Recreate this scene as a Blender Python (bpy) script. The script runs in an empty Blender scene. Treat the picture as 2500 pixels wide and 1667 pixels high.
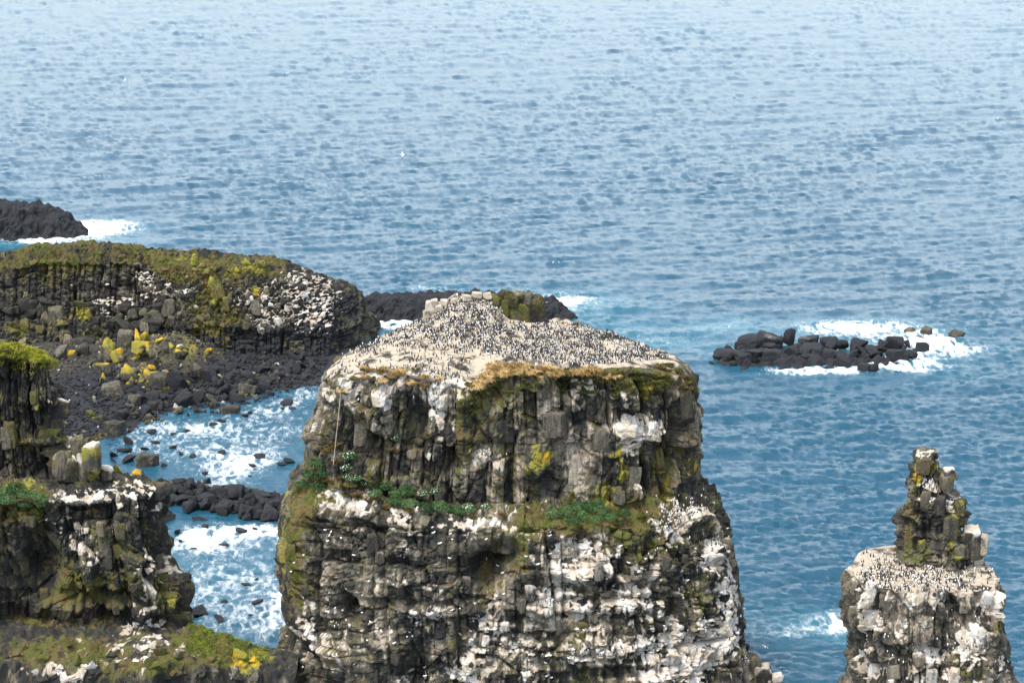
import bpy, math, random
import numpy as np

# ------------------------------------------------------------------ camera, sky, sun, exposure
S = bpy.context.scene
C = S.collection
F, CH, PITCH = 5903.0, 112.0, math.radians(14.0)      # focal length in photo pixels, camera height, pitch
cam = bpy.data.cameras.new('camera')
cam.lens, cam.sensor_width, cam.clip_start, cam.clip_end = 85.0, 36.0, 1.0, 100000.0
cam_o = bpy.data.objects.new('camera', cam); C.objects.link(cam_o)
cam_o.location = (0, 0, CH); cam_o.rotation_euler = (math.pi / 2 - PITCH, 0, 0)
S.camera = cam_o

SUN_EL, SUN_AZ = math.radians(63), math.radians(-140)   # azimuth clockwise from +Y: high, behind the camera and to its left
world = bpy.data.worlds.new('World'); S.world = world; world.use_nodes = True
wn = world.node_tree.nodes; wl = world.node_tree.links
bg = wn['Background']; sky = wn.new('ShaderNodeTexSky')
sky.sky_type = 'NISHITA'; sky.sun_disc = False
sky.sun_elevation, sky.sun_rotation = SUN_EL, SUN_AZ
sky.altitude, sky.air_density, sky.dust_density, sky.ozone_density = 50, 1.0, 2.2, 0.5
hs = wn.new('ShaderNodeHueSaturation'); hs.inputs['Saturation'].default_value = 0.54; hs.inputs['Hue'].default_value = 0.485      # a thin veil of high cloud pales the blue
wl.new(sky.outputs[0], hs.inputs['Color']); wl.new(hs.outputs[0], bg.inputs[0]); bg.inputs[1].default_value = 0.15
sun = bpy.data.lights.new('sun', 'SUN'); sun.energy, sun.angle, sun.color = 1.4, math.radians(14), (1.0, 0.92, 0.79)
sun_o = bpy.data.objects.new('sun', sun); C.objects.link(sun_o)
sun_o.rotation_euler = (math.pi / 2 - SUN_EL, 0, math.pi - SUN_AZ)
S.view_settings.view_transform = 'Standard'; S.view_settings.look = 'None'
S.view_settings.gamma = 1.0; S.view_settings.use_curve_mapping = False
S.view_settings.exposure = 1.85
S.cycles.use_denoising = True; S.cycles.sample_clamp_direct = 5; S.cycles.sample_clamp_indirect = 5

# ------------------------------------------------------------------ projection helpers
CP, SP = math.cos(PITCH), math.sin(PITCH)
def project(P):
    P = np.asarray(P, np.float64)
    d = P[..., 1] * CP - (P[..., 2] - CH) * SP
    u = P[..., 1] * SP + (P[..., 2] - CH) * CP
    return 1250 + F * P[..., 0] / d, 833.5 - F * u / d, d
def ray(px, py):
    a, b = (px - 1250) / F, (833.5 - py) / F
    return np.array([a, CP + b * SP, -SP + b * CP])
def at_z(px, py, z=0.0):
    r = ray(px, py); t = (z - CH) / r[2]
    return np.array([r[0] * t, r[1] * t, z])
def at_y(px, py, y):
    r = ray(px, py); t = y / r[1]
    return np.array([r[0] * t, y, CH + r[2] * t])

# ------------------------------------------------------------------ numpy noise
f32 = np.float32
def _hash(ix, iy, iz, seed):
    n = (ix.astype(np.int64) * 374761393 + iy.astype(np.int64) * 668265263 + iz.astype(np.int64) * 1440662683 + seed * 1013904223) & 0xFFFFFFFF
    n = ((n ^ (n >> 13)) * 1274126177) & 0xFFFFFFFF
    n = ((n ^ (n >> 15)) * 2246822519) & 0xFFFFFFFF
    return n ^ (n >> 16)
def rnd(i, j=None, seed=0):
    i = np.asarray(i)
    j = np.zeros_like(i) if j is None else np.asarray(j)
    return (_hash(i, j, np.zeros_like(i), seed) & 0xFFFFFF).astype(f32) / f32(0x1000000)
_G = np.array([[1,1,0],[-1,1,0],[1,-1,0],[-1,-1,0],[1,0,1],[-1,0,1],[1,0,-1],[-1,0,-1],[0,1,1],[0,-1,1],[0,1,-1],[0,-1,-1],[1,1,0],[-1,1,0],[0,-1,1],[0,-1,-1]], f32)
def perlin(x, y, z, seed=0):
    x, y, z = (np.asarray(a, np.float64) for a in np.broadcast_arrays(x, y, z))
    ix, iy, iz = np.floor(x), np.floor(y), np.floor(z)
    fx, fy, fz = (x - ix).astype(f32), (y - iy).astype(f32), (z - iz).astype(f32)
    ix, iy, iz = ix.astype(np.int64), iy.astype(np.int64), iz.astype(np.int64)
    wx, wy, wz = (t * t * t * (t * (t * 6 - 15) + 10) for t in (fx, fy, fz))
    out = 0
    for dx in (0, 1):
        for dy in (0, 1):
            for dz in (0, 1):
                g = _G[_hash(ix + dx, iy + dy, iz + dz, seed) & 15]
                v = g[..., 0] * (fx - dx) + g[..., 1] * (fy - dy) + g[..., 2] * (fz - dz)
                out = out + v * (wx if dx else 1 - wx) * (wy if dy else 1 - wy) * (wz if dz else 1 - wz)
    return out
def fbm(x, y, z, octv=4, seed=0, gain=0.5, lac=2.03):
    a, s, o = 1.0, 1.0, 0
    for k in range(octv):
        o = o + a * perlin(x * s, y * s, z * s, seed + k * 17); a *= gain; s *= lac
    return o
def sst(a, b, x):
    t = np.clip((x - a) / (b - a), 0, 1); return t * t * (3 - 2 * t)
def cell1(x, seed, extra=None, jit=0.8):
    i = np.floor(x).astype(np.int64)
    F1 = np.full(x.shape, 9.0, f32); F2 = F1.copy(); idd = i.copy(); loc = np.zeros(x.shape, f32)
    for k in (-1, 0, 1):
        j = i + k
        dl = (x - (j + 0.5 + jit * (rnd(j, extra, seed) - 0.5))).astype(f32); d = np.abs(dl)
        m = d < F1
        F2 = np.where(m, F1, np.minimum(F2, d)); idd = np.where(m, j, idd); loc = np.where(m, dl, loc); F1 = np.where(m, d, F1)
    return idd, (F2 - F1) * 0.5, loc
def columns(u, z, w, h, seed, warp=0.3):
    """jointed columns: vertical joints every ~w metres, cross joints every ~h metres, each block with its own numbers"""
    uu = u / w + 1.1 * perlin(u / w * 0.31, 0.2, 0.5, seed + 4) + warp * perlin(u / w * 0.45, z / h * 0.7, 0.5, seed + 5)
    ci, ce, lx = cell1(uu, seed)
    zz = z / h * (0.7 + 0.6 * rnd(ci, None, seed + 1)) + 50 * rnd(ci, None, seed + 2) + 0.25 * perlin(u / w * 0.9, z / h, 3.5, seed + 6)
    zi, ze, lz = cell1(zz, seed + 3, ci)
    return dict(ce=ce * w, ze=ze * h, lx=lx, lz=lz, c=rnd(ci, None, seed + 7) - 0.5, r=rnd(ci, zi, seed + 8) - 0.5,
                tx=rnd(ci, zi, seed + 9) - 0.5, tz=rnd(ci, zi, seed + 10) - 0.5, k=rnd(ci, zi, seed + 11))
def vor2(x, y, seed, local=False):
    ix, iy = np.floor(x).astype(np.int64), np.floor(y).astype(np.int64)
    F1 = np.full(np.shape(x), 9.0, f32); F2 = F1.copy(); r = np.zeros(np.shape(x), f32); lx = r.copy(); ly = r.copy()
    for a in (-1, 0, 1):
        for b in (-1, 0, 1):
            cx, cy = ix + a, iy + b
            ax, ay = (x - (cx + rnd(cx, cy, seed))).astype(f32), (y - (cy + rnd(cx, cy, seed + 1))).astype(f32)
            d = np.hypot(ax, ay)
            m = d < F1
            F2 = np.where(m, F1, np.minimum(F2, d)); r = np.where(m, rnd(cx, cy, seed + 2), r); F1 = np.where(m, d, F1)
            if local: lx, ly = np.where(m, ax, lx), np.where(m, ay, ly)
    return (F1, F2, r, lx, ly) if local else (F1, F2, r)
def facets(u, z, su, sz, amp, seed, crack=.25):
    """irregular tilted faces: each patch has its own depth and slope, with an open joint round it"""
    w = perlin(u / su * .8, z / sz * .8, .3, seed + 21) * .5
    F1, F2, r, lx, ly = vor2(u / su + w, z / sz - w, seed, True)
    k = (r * 997.0) % 1; q = (r * 7919.0) % 1
    return amp * ((r - .5) + (k - .5) * 1.6 * lx + (q - .5) * 1.6 * ly) - crack * np.exp(-((F2 - F1) / .10) ** 2)

# ------------------------------------------------------------------ object helpers
def mesh_np(name, V, Fc, mats, attrs=None, smooth=False, midx=None):
    """V (n,3), Fc (m,k) int array of equal-sized faces"""
    me = bpy.data.meshes.new(name)
    V = np.ascontiguousarray(V, f32).reshape(-1, 3); Fc = np.ascontiguousarray(Fc, np.int32)
    m, k = Fc.shape
    me.vertices.add(len(V)); me.vertices.foreach_set('co', V.ravel())
    me.loops.add(m * k); me.loops.foreach_set('vertex_index', Fc.ravel())
    me.polygons.add(m); me.polygons.foreach_set('loop_start', np.arange(0, m * k, k, dtype=np.int32))
    me.polygons.foreach_set('loop_total', np.full(m, k, np.int32))
    for a in mats: me.materials.append(a)
    if midx is not None: me.polygons.foreach_set('material_index', np.ascontiguousarray(midx, np.int32))
    me.polygons.foreach_set('use_smooth', np.full(m, smooth, bool))
    for n, a in (attrs or {}).items():
        a = np.ascontiguousarray(a, f32)
        if a.ndim == 2:
            at = me.attributes.new(n, 'FLOAT_COLOR', 'POINT'); at.data.foreach_set('color', a.ravel())
        else:
            at = me.attributes.new(n, 'FLOAT', 'POINT'); at.data.foreach_set('value', a.ravel())
    me.update(calc_edges=True); me.validate()
    return me
def link(name, data, parent=None, loc=None, rot=None, scale=None, **props):
    o = bpy.data.objects.new(name, data); C.objects.link(o)
    if parent is not None: o.parent = parent
    if loc is not None: o.location = loc
    if rot is not None: o.rotation_euler = rot
    if scale is not None: o.scale = scale if hasattr(scale, '__len__') else (scale,) * 3
    for k, v in props.items(): o[k] = v
    return o
def grid_faces(nu, nv, wrap=False):
    i = np.arange(nu if wrap else nu - 1)[:, None]; j = np.arange(nv - 1)[None, :]
    a = i * nv + j; b = ((i + 1) % nu) * nv + j
    return np.stack([a, b, b + 1, a + 1], -1).reshape(-1, 4)
def grid_normals(P, wrap=False):
    du = np.roll(P, -1, 0) - np.roll(P, 1, 0)
    if not wrap: du[0], du[-1] = P[1] - P[0], P[-1] - P[-2]
    dv = np.empty_like(P); dv[:, 1:-1] = P[:, 2:] - P[:, :-2]; dv[:, 0] = P[:, 1] - P[:, 0]; dv[:, -1] = P[:, -1] - P[:, -2]
    n = np.cross(du, dv); n /= np.linalg.norm(n, axis=-1, keepdims=True) + 1e-9
    return n
class Surf:
    """finds the surface point seen at a photo pixel, so that details can be set down on the rock at their real place"""
    def __init__(s, P, N):
        s.P = P.reshape(-1, 3); s.N = N.reshape(-1, 3)
        s.px, s.py, s.d = project(s.P)
        s.face = (s.N * (s.P - np.array([0, 0, CH]))).sum(-1) < 0
    def at(s, px, py, r=6):
        for k in range(6):
            m = np.flatnonzero((np.abs(s.px - px) < r) & (np.abs(s.py - py) < r) & s.face)
            if len(m): return m[np.argmin(s.d[m])]
            r *= 1.8
        return int(np.argmin((s.px - px) ** 2 + (s.py - py) ** 2))
def blob_field(P, surf, blobs):
    """sum of soft patches centred on surface points; radii converted from photo pixels to metres"""
    out = np.zeros(P.shape[:-1], f32)
    for px, py, rx, ry, s in blobs:
        i = surf.at(px, py); c = surf.P[i]; k = surf.d[i] / F
        a, b = rx * k, ry * k * 1.05
        q = ((P[..., 0] - c[0]) / a) ** 2 + ((P[..., 1] - c[1]) / max(a, 1.2) / 1.3) ** 2 + ((P[..., 2] - c[2]) / b) ** 2
        out += s * np.exp(-q * q * 0.7).astype(f32)
    return out
_WP = {}
def warped(P):
    """the points pushed about by noise, so that patches get ragged outlines"""
    k = id(P)
    if k not in _WP:
        X, Y, Z = P[..., 0], P[..., 1], P[..., 2]
        a = [1.5 * perlin(X / 2.3, Y / 2.3, Z / 2.3, 131 + i) + .8 * perlin(X / .8, Y / .8, Z / .8, 151 + i) for i in (0, 1)]
        _WP.clear(); _WP[k] = P + np.stack([a[0], 0 * X, a[1]], -1)
    return _WP[k]

# ------------------------------------------------------------------ materials
def nt(name):
    m = bpy.data.materials.new(name); m.use_nodes = True
    return m, m.node_tree.nodes, m.node_tree.links, m.node_tree.nodes['Principled BSDF']
def mixc(n, l, fac, a, b):
    x = n.new('ShaderNodeMix'); x.data_type = 'RGBA'
    for s, v in ((0, fac), (6, a), (7, b)):
        if hasattr(v, 'links'): l.new(v, x.inputs[s])
        elif s == 0: x.inputs[0].default_value = v
        else: x.inputs[s].default_value = (*v, 1)
    return x.outputs[2]
def mth(n, l, op, a, b=None, c=None, clamp=False):
    x = n.new('ShaderNodeMath'); x.operation = op; x.use_clamp = clamp
    for s, v in enumerate((a, b, c)):
        if v is None: continue
        if hasattr(v, 'links'): l.new(v, x.inputs[s])
        else: x.inputs[s].default_value = v
    return x.outputs[0]
def noise_tex(n, l, vec, scale, detail=4, rough=0.55, dist=0.0):
    x = n.new('ShaderNodeTexNoise'); x.inputs['Scale'].default_value = scale; x.inputs['Detail'].default_value = detail
    x.inputs['Roughness'].default_value = rough; x.inputs['Distortion'].default_value = dist
    if vec is not None: l.new(vec, x.inputs['Vector'])
    return x.outputs['Fac']
def sstep(n, l, v, a, b):
    x = n.new('ShaderNodeMapRange'); x.interpolation_type = 'SMOOTHSTEP'
    l.new(v, x.inputs[0]); x.inputs[1].default_value = a; x.inputs[2].default_value = b
    return x.outputs[0]
def mapping(n, l, vec, scale, rot=(0, 0, 0)):
    x = n.new('ShaderNodeMapping'); x.inputs['Scale'].default_value = scale; x.inputs['Rotation'].default_value = rot
    l.new(vec, x.inputs['Vector']); return x.outputs[0]

def rock_material():
    m, n, l, b = nt('jointed_rock')
    pos = n.new('ShaderNodeNewGeometry').outputs['Position']
    at = n.new('ShaderNodeAttribute'); at.attribute_name = 'masks'
    sp = n.new('ShaderNodeSeparateColor'); l.new(at.outputs['Color'], sp.inputs[0])
    G, M, L, D = sp.outputs[0], sp.outputs[1], sp.outputs[2], at.outputs['Alpha']
    tn = n.new('ShaderNodeAttribute'); tn.attribute_name = 'tone'
    vert = mapping(n, l, pos, (1, 1, 0.22))
    n1 = noise_tex(n, l, pos, 2.2, 6, 0.65)
    n2 = noise_tex(n, l, vert, 2.6, 5, 0.6)
    n3 = noise_tex(n, l, pos, 7.0, 3, 0.6)
    n4 = noise_tex(n, l, pos, 0.5, 3, 0.5)
    t = mth(n, l, 'ADD', tn.outputs['Fac'], mth(n, l, 'MULTIPLY', mth(n, l, 'SUBTRACT', n2, 0.5), 0.9))
    rp = n.new('ShaderNodeValToRGB'); l.new(t, rp.inputs[0])
    e = rp.color_ramp.elements
    e[0].position, e[0].color = 0.12, (0.016, 0.016, 0.016, 1)
    e[1].position, e[1].color = 0.98, (0.28, 0.245, 0.20, 1)
    for p, c in ((0.36, (0.030, 0.028, 0.023)), (0.56, (0.080, 0.073, 0.057)), (0.80, (0.17, 0.142, 0.108))):
        k = e.new(p); k.color = (*c, 1)
    base = mixc(n, l, sstep(n, l, D, 0.25, 0.75), rp.outputs[0], mixc(n, l, n1, (0.005, 0.006, 0.008), (0.024, 0.026, 0.031)))
    brk = mth(n, l, 'MULTIPLY', mth(n, l, 'SUBTRACT', n1, 0.5), 1.1)
    mossf = sstep(n, l, mth(n, l, 'ADD', M, mth(n, l, 'ADD', brk, mth(n, l, 'MULTIPLY', mth(n, l, 'SUBTRACT', n3, 0.5), .9))), 0.30, 0.78)
    mossc = mixc(n, l, n3, (0.018, 0.024, 0.005), (0.098, 0.100, 0.018))
    mossc = mixc(n, l, sstep(n, l, n4, .40, .60), mossc, mixc(n, l, n3, (0.03, 0.024, 0.01), (0.12, 0.088, 0.03)))
    base = mixc(n, l, mossf, base, mossc)
    brk2 = mth(n, l, 'MULTIPLY', mth(n, l, 'SUBTRACT', mth(n, l, 'ADD', mth(n, l, 'MULTIPLY', n1, 0.5), mth(n, l, 'MULTIPLY', n3, 0.5)), 0.5), 1.3)
    licf = sstep(n, l, mth(n, l, 'ADD', L, brk2), 0.40, 0.62)
    licc = mixc(n, l, sstep(n, l, mth(n, l, 'ADD', n4, mth(n, l, 'MULTIPLY', mth(n, l, 'SUBTRACT', L, 0.8), 0.5)), 0.5, 0.75), (0.17, 0.155, 0.025), (0.40, 0.23, 0.015))
    base = mixc(n, l, licf, base, licc)
    brk3 = mth(n, l, 'MULTIPLY', mth(n, l, 'SUBTRACT', mth(n, l, 'ADD', mth(n, l, 'MULTIPLY', n2, 0.35), mth(n, l, 'ADD', mth(n, l, 'MULTIPLY', n1, 0.45), mth(n, l, 'MULTIPLY', n3, 0.2))), 0.5), 1.3)
    guaf = sstep(n, l, mth(n, l, 'ADD', G, brk3), 0.30, 0.74)
    guac = mixc(n, l, sstep(n, l, n4, 0.42, 0.6), (0.35, 0.30, 0.24), (0.50, 0.48, 0.45))
    guac = mixc(n, l, sstep(n, l, n1, .42, .8), guac, (0.26, 0.215, 0.165))
    guac = mixc(n, l, sstep(n, l, mth(n, l, 'MULTIPLY', D, -1.0), .34, .48), guac, mixc(n, l, n1, (0.40, 0.345, 0.27), (0.25, 0.21, 0.16)))
    base = mixc(n, l, guaf, base, guac)
    l.new(base, b.inputs['Base Color'])
    b.inputs['Roughness'].default_value = 0.85; b.inputs['Specular IOR Level'].default_value = 0.25
    bp = n.new('ShaderNodeBump'); bp.inputs['Strength'].default_value = 0.9; bp.inputs['Distance'].default_value = 0.2
    l.new(mth(n, l, 'ADD', n3, n1), bp.inputs['Height']); l.new(bp.outputs[0], b.inputs['Normal'])
    return m
ROCK = rock_material()

def simple(name, c0, c1, scale=3.0, rough=0.9, rand=0.0, spec=0.2):
    m, n, l, b = nt(name)
    pos = n.new('ShaderNodeNewGeometry').outputs['Position']
    f = noise_tex(n, l, pos, scale, 3)
    if rand:
        f = mth(n, l, 'ADD', f, mth(n, l, 'MULTIPLY', mth(n, l, 'SUBTRACT', n.new('ShaderNodeObjectInfo').outputs['Random'], 0.5), rand))
    l.new(mixc(n, l, sstep(n, l, f, 0.3, 0.7), c0, c1), b.inputs['Base Color'])
    b.inputs['Roughness'].default_value = rough; b.inputs['Specular IOR Level'].default_value = spec
    return m
DRY = simple('dry_grass', (0.17, 0.105, 0.035), (0.42, 0.29, 0.13), 1.4, rand=0.5)
OLIVE = simple('olive_grass', (0.035, 0.045, 0.012), (0.13, 0.12, 0.03), 1.6, rand=0.4)
TURF_DEEP = simple('saddle_turf', (0.045, 0.075, 0.010), (0.16, 0.19, 0.02), 0.9)
BROWN = simple('rusty_moss', (0.06, 0.042, 0.016), (0.17, 0.11, 0.042), 2.0)
TURF = simple('short_turf', (0.10, 0.13, 0.010), (0.29, 0.27, 0.03), 0.9)
LEAF = simple('green_leaves', (0.016, 0.045, 0.014), (0.055, 0.10, 0.035), 1.8, rand=0.5)
FLOWER = simple('pale_flowers', (0.55, 0.55, 0.5), (0.7, 0.7, 0.66))
BIRD_DARK = simple('dark_plumage', (0.018, 0.015, 0.015), (0.035, 0.028, 0.027), 9)
BIRD_WHITE = simple('white_plumage', (0.72, 0.71, 0.69), (0.8, 0.8, 0.79), 9)
GULL_GREY = simple('grey_plumage', (0.35, 0.37, 0.40), (0.45, 0.46, 0.48), 9)
ROPE = simple('old_rope', (0.45, 0.38, 0.27), (0.55, 0.48, 0.36), 6)
WEED = simple('sea_weed', (0.10, 0.11, 0.015), (0.30, 0.30, 0.05), 1.2, rand=0.4)

# ------------------------------------------------------------------ the sea
def ocean_tile(N, L, V, seed, wdir, lmin, spread=2):
    r = np.random.default_rng(seed)
    k1 = np.fft.fftfreq(N, L / N) * 2 * np.pi
    kx, ky = np.meshgrid(k1, k1, indexing='ij'); k = np.hypot(kx, ky); k[0, 0] = 1
    Lw = V * V / 9.81; cs = (kx * math.cos(wdir) + ky * math.sin(wdir)) / k
    Ph = np.exp(-1 / (k * Lw) ** 2) / k ** 3.4 * (0.05 + np.abs(cs) ** spread) * np.exp(-(k * lmin) ** 2)
    Ph[0, 0] = 0
    h = (r.normal(size=(N, N)) + 1j * r.normal(size=(N, N))) * np.sqrt(Ph)
    H = np.fft.ifft2(h); Dx = np.fft.ifft2(-1j * kx / k * h); Dy = np.fft.ifft2(-1j * ky / k * h)
    s = H.real.std()
    return (H.real / s).astype(f32), (Dx.real / s).astype(f32), (Dy.real / s).astype(f32)
def tile(A, x, y, L):
    N = A.shape[0]; u, v = x / L * N, y / L * N
    i, j = np.floor(u).astype(np.int64), np.floor(v).astype(np.int64); fu, fv = (u - i).astype(f32), (v - j).astype(f32)
    i0, j0, i1, j1 = i % N, j % N, (i + 1) % N, (j + 1) % N
    return (A[i0, j0] * (1 - fu) + A[i1, j0] * fu) * (1 - fv) + (A[i0, j1] * (1 - fu) + A[i1, j1] * fu) * fv

# patches of broken water: pixel centre, half sizes in pixels, strength, kind (foam / aerated)
FOAM = [ # px, py, rx, ry, foam, aerated
    (225, 563, 100, 20, 1.25, .8), (130, 580, 150, 13, .9, .8), (60, 592, 160, 12, .5, 1.0), (215, 545, 40, 12, .7, .3),
    (960, 785, 75, 26, 1.15, .7), (1015, 755, 45, 18, 1.0, .6), (905, 800, 40, 22, .8, .5), (1050, 708, 90, 8, .7, .5), (1250, 712, 70, 8, .6, .5),
    (1345, 738, 75, 17, 1.15, .9), (1400, 745, 130, 28, .45, .9), (1500, 800, 120, 28, .3, .7), (1620, 830, 120, 22, .35, .7),
    (2100, 803, 165, 19, .95, .8), (2265, 835, 80, 30, .8, .8), (2180, 889, 115, 19, .95, .8), (2030, 900, 120, 14, .95, .7), (1925, 905, 100, 13, .7, .6),
    (1790, 862, 70, 16, .45, .7), (1760, 800, 110, 20, .4, .9), (2350, 845, 60, 20, .6, .5), (2240, 872, 50, 18, .8, .7), (2010, 866, 30, 20, .8, .6), (2200, 850, 150, 45, .45, .6),
    (590, 1130, 90, 45, 0.54, 0.22), (560, 1040, 200, 40, 0.36, 0.16), (720, 965, 60, 32, 0.61, 0.27), (640, 1000, 90, 18, 0.44, 0.22), (430, 1045, 130, 20, 0.40, 0.16),
    (330, 1080, 90, 30, 0.36, 0.16), (480, 1110, 160, 40, 0.33, 0.16), (690, 1060, 60, 60, 0.21, 0.16), (500, 1180, 90, 18, 0.36, 0.22),
    (560, 1310, 160, 28, 0.61, 0.27), (560, 1420, 170, 90, 0.45, 0.22), (490, 1330, 70, 26, 0.50, 0.22), (660, 1480, 45, 60, 0.50, 0.27), (560, 1540, 140, 60, 0.40, 0.22), (650, 1300, 70, 20, 0.50, 0.22),
    (520, 1060, 230, 70, 0.22, 0.40), (560, 1400, 190, 130, 0.24, 0.40), (600, 1150, 130, 40, 0.26, 0.30),
    (2000, 1530, 140, 32, .62, .8), (1880, 1545, 70, 26, .55, .8), (2060, 1515, 50, 20, .6, .6),
    (870, 880, 60, 22, .3, .6), (790, 905, 40, 10, .5, .4), (1700, 1500, 100, 60, .12, .3),
]
def build_sea():
    t = np.concatenate([[-8, -4, -2, -1, -.6, -.4, -.3], np.linspace(-.25, .25, 650), [.3, .4, .6, 1, 2, 4, 8]])
    py = np.arange(1705, -60, -3.0)
    y = np.concatenate([[-400, -100, 5, 90, 160, 205, 225], CH / np.tan(PITCH + np.arctan((py - 833.5) / F)), [1250, 1600, 2300, 4000, 9000, 20000, 45000]])
    Y, T = np.meshgrid(y, t, indexing='ij')
    X = T * np.maximum(np.abs(Y), 150); Y = Y + 0 * X
    # rotated, incommensurate wave tiles so that nothing repeats in view
    A = ocean_tile(512, 260.0, 3.1, 3, math.radians(-80), 0.3, 5)
    B = ocean_tile(512, 71.0, 1.8, 8, math.radians(-98), 0.12, 4)
    S1, S2, S3 = 0.14, 0.11, 0.12
    c1, s1 = math.cos(.14), math.sin(.14)
    Xr, Yr = X * c1 - Y * s1, X * s1 + Y * c1
    c2, s2 = math.cos(-.16), math.sin(-.16); Xq, Yq = X * c2 - Y * s2, X * s2 + Y * c2
    h1, dx1, dy1 = (tile(a, Xq * .85, Yq, 260.0) for a in A)
    h3 = tile(A[0], (Xq * .5 + 31) / 2.9, (Yq + 77) / 2.9, 260.0)
    h2, dx2, dy2 = (tile(a, Xr * .75, Yr, 71.0) for a in B)
    gust = 0.9 + 0.55 * fbm(X / 60, Y / 110, 0.3, 3, 71)
    calm = 1 - 0.5 * sst(-20, -36, X) * sst(440, 415, Y)
    far = np.where((Y > 2300) | (Y < 0) | (np.abs(T) > .5), 0, 1)
    amp = calm * far
    Z = (S3 * h3 + S1 * h1 * (.45 + .55 * gust) + S2 * h2 * gust) * amp
    chop = 0.85
    PX = X + chop * (S1 * dx1 + S2 * dx2) * amp; PY = Y + chop * (S1 * dy1 + S2 * dy2) * amp
    foam = np.zeros(X.shape, f32); aer = np.zeros(X.shape, f32)
    wx = 5.0 * perlin(X / 9, Y / 13, 1.7, 21) + 1.2 * perlin(X / 3, Y / 5, 2.7, 22)
    wy = 8.0 * perlin(X / 9, Y / 13, 5.7, 23) + 2.0 * perlin(X / 3, Y / 5, 6.7, 24)
    for px, q, rx, ry, f, a in FOAM:
        c = at_z(px, q); k = np.linalg.norm(c - [0, 0, CH]) / F
        ex, ey = rx * k, ry * k / (CH / np.linalg.norm(c - [0, 0, CH]))
        r = ((X + wx * .6 - c[0]) / ex) ** 2 + ((Y + wy * .6 - c[1]) / ey) ** 2
        g = np.exp(-r).astype(f32)
        foam = np.maximum(foam, f * g * (0.75 + .25 * f)) if f > .7 else foam + f * g * 0.8
        aer = np.maximum(aer, a * np.exp(-r * .55))
    lace = 1 - np.abs(fbm(X / 1.7 + wx * .25, Y / 3.6 + wy * .12, 0.0, 4, 31)) * 3.6        # thin bright ridges
    cap = sst(2.3, 3.1, h1 + .35 * h2) * sst(0.1, .45, fbm(X / 45, Y / 60, 4.0, 2, 77)) * far     # sparse whitecaps
    P = np.stack([PX, PY, Z + np.clip(foam, 0, 1) * (.15 + .5 * np.abs(perlin(X / 2.2, Y / 3, .9, 61))) * far], -1)
    ok = dict(foam=(foam * (0.72 + 0.32 * lace) + cap * .5).ravel(), aer=np.clip(aer, 0, 1).ravel())
    m, n, l, b = nt('sea_water')
    pos = n.new('ShaderNodeNewGeometry').outputs['Position']
    fo = n.new('ShaderNodeAttribute'); fo.attribute_name = 'foam'
    ae = n.new('ShaderNodeAttribute'); ae.attribute_name = 'aer'
    st = mapping(n, l, pos, (1.0, 0.42, 1), (0, 0, .12))
    nf = noise_tex(n, l, st, 1.1, 7, 0.68, 0.6)
    ff = sstep(n, l, mth(n, l, 'ADD', fo.outputs['Fac'], mth(n, l, 'MULTIPLY', mth(n, l, 'SUBTRACT', nf, 0.5), 1.1)), 0.24, 1.08)
    big = noise_tex(n, l, mapping(n, l, pos, (.02, .012, 1)), 1, 3)
    deep = mixc(n, l, big, (0.005, 0.037, 0.066), (0.008, 0.049, 0.085))
    col = mixc(n, l, mth(n, l, 'MULTIPLY', ae.outputs['Fac'], mth(n, l, 'MULTIPLY', nf, 1.3), clamp=True), deep, (0.03, 0.125, 0.17))
    col = mixc(n, l, ff, col, (0.74, 0.76, 0.78))
    l.new(col, b.inputs['Base Color'])
    l.new(mth(n, l, 'ADD', mth(n, l, 'MULTIPLY', ff, .6), .16), b.inputs['Roughness'])
    b.inputs['IOR'].default_value = 1.34
    r1 = noise_tex(n, l, mapping(n, l, pos, (.36, 1.25, 1), (0, 0, -.10)), 1.0, 4, .62)
    r2 = noise_tex(n, l, mapping(n, l, pos, (1.2, 4.2, 1), (0, 0, .12)), 1.0, 3, .6)
    hh = mth(n, l, 'ADD', mth(n, l, 'MULTIPLY', r1, .30), mth(n, l, 'MULTIPLY', r2, .15))
    bp = n.new('ShaderNodeBump'); bp.inputs['Strength'].default_value = 1.0; bp.inputs['Distance'].default_value = 0.55
    l.new(hh, bp.inputs['Height']); l.new(bp.outputs[0], b.inputs['Normal'])
    nu, nv = X.shape
    me = mesh_np('sea', P.reshape(-1, 3), grid_faces(nu, nv)[:, ::-1], [m], ok, smooth=True)
    link('sea', me, kind='structure')
build_sea()

# ------------------------------------------------------------------ rock masses: a stack is swept round its outline and displaced
def theta_set(rowsz, xc, yc, n, step, back):
    xL, xR, yF, yB = rowsz
    th = np.linspace(math.pi / 2, math.pi / 2 + 2 * math.pi, 6001)
    x, y = outline(th, xL, xR, yF, yB, xc, yc, n)
    ds = np.hypot(np.diff(x), np.diff(y)); mid = (y[1:] + y[:-1]) / 2
    w = ds * np.where(mid < yc + (yB - yc) * .35, 1.0, back)
    cw = np.concatenate([[0], np.cumsum(w)]); cu = np.concatenate([[0], np.cumsum(ds)])
    k = np.linspace(0, cw[-1], max(60, int(cw[-1] / step)) + 1)[:-1]
    return np.interp(k, cw, th), np.interp(k, cw, cu)
def outline(th, xL, xR, yF, yB, xc, yc, n):
    c, s = np.cos(th), np.sin(th); e = 2 / n
    yc = np.clip(yc, yF + .25 * (yB - yF), yB - .25 * (yB - yF))
    x = xc + np.where(c > 0, xR - xc, xc - xL) * np.sign(c) * np.abs(c) ** e
    y = yc + np.where(s > 0, yB - yc, yc - yF) * np.sign(s) * np.abs(s) ** e
    return x, y
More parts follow.
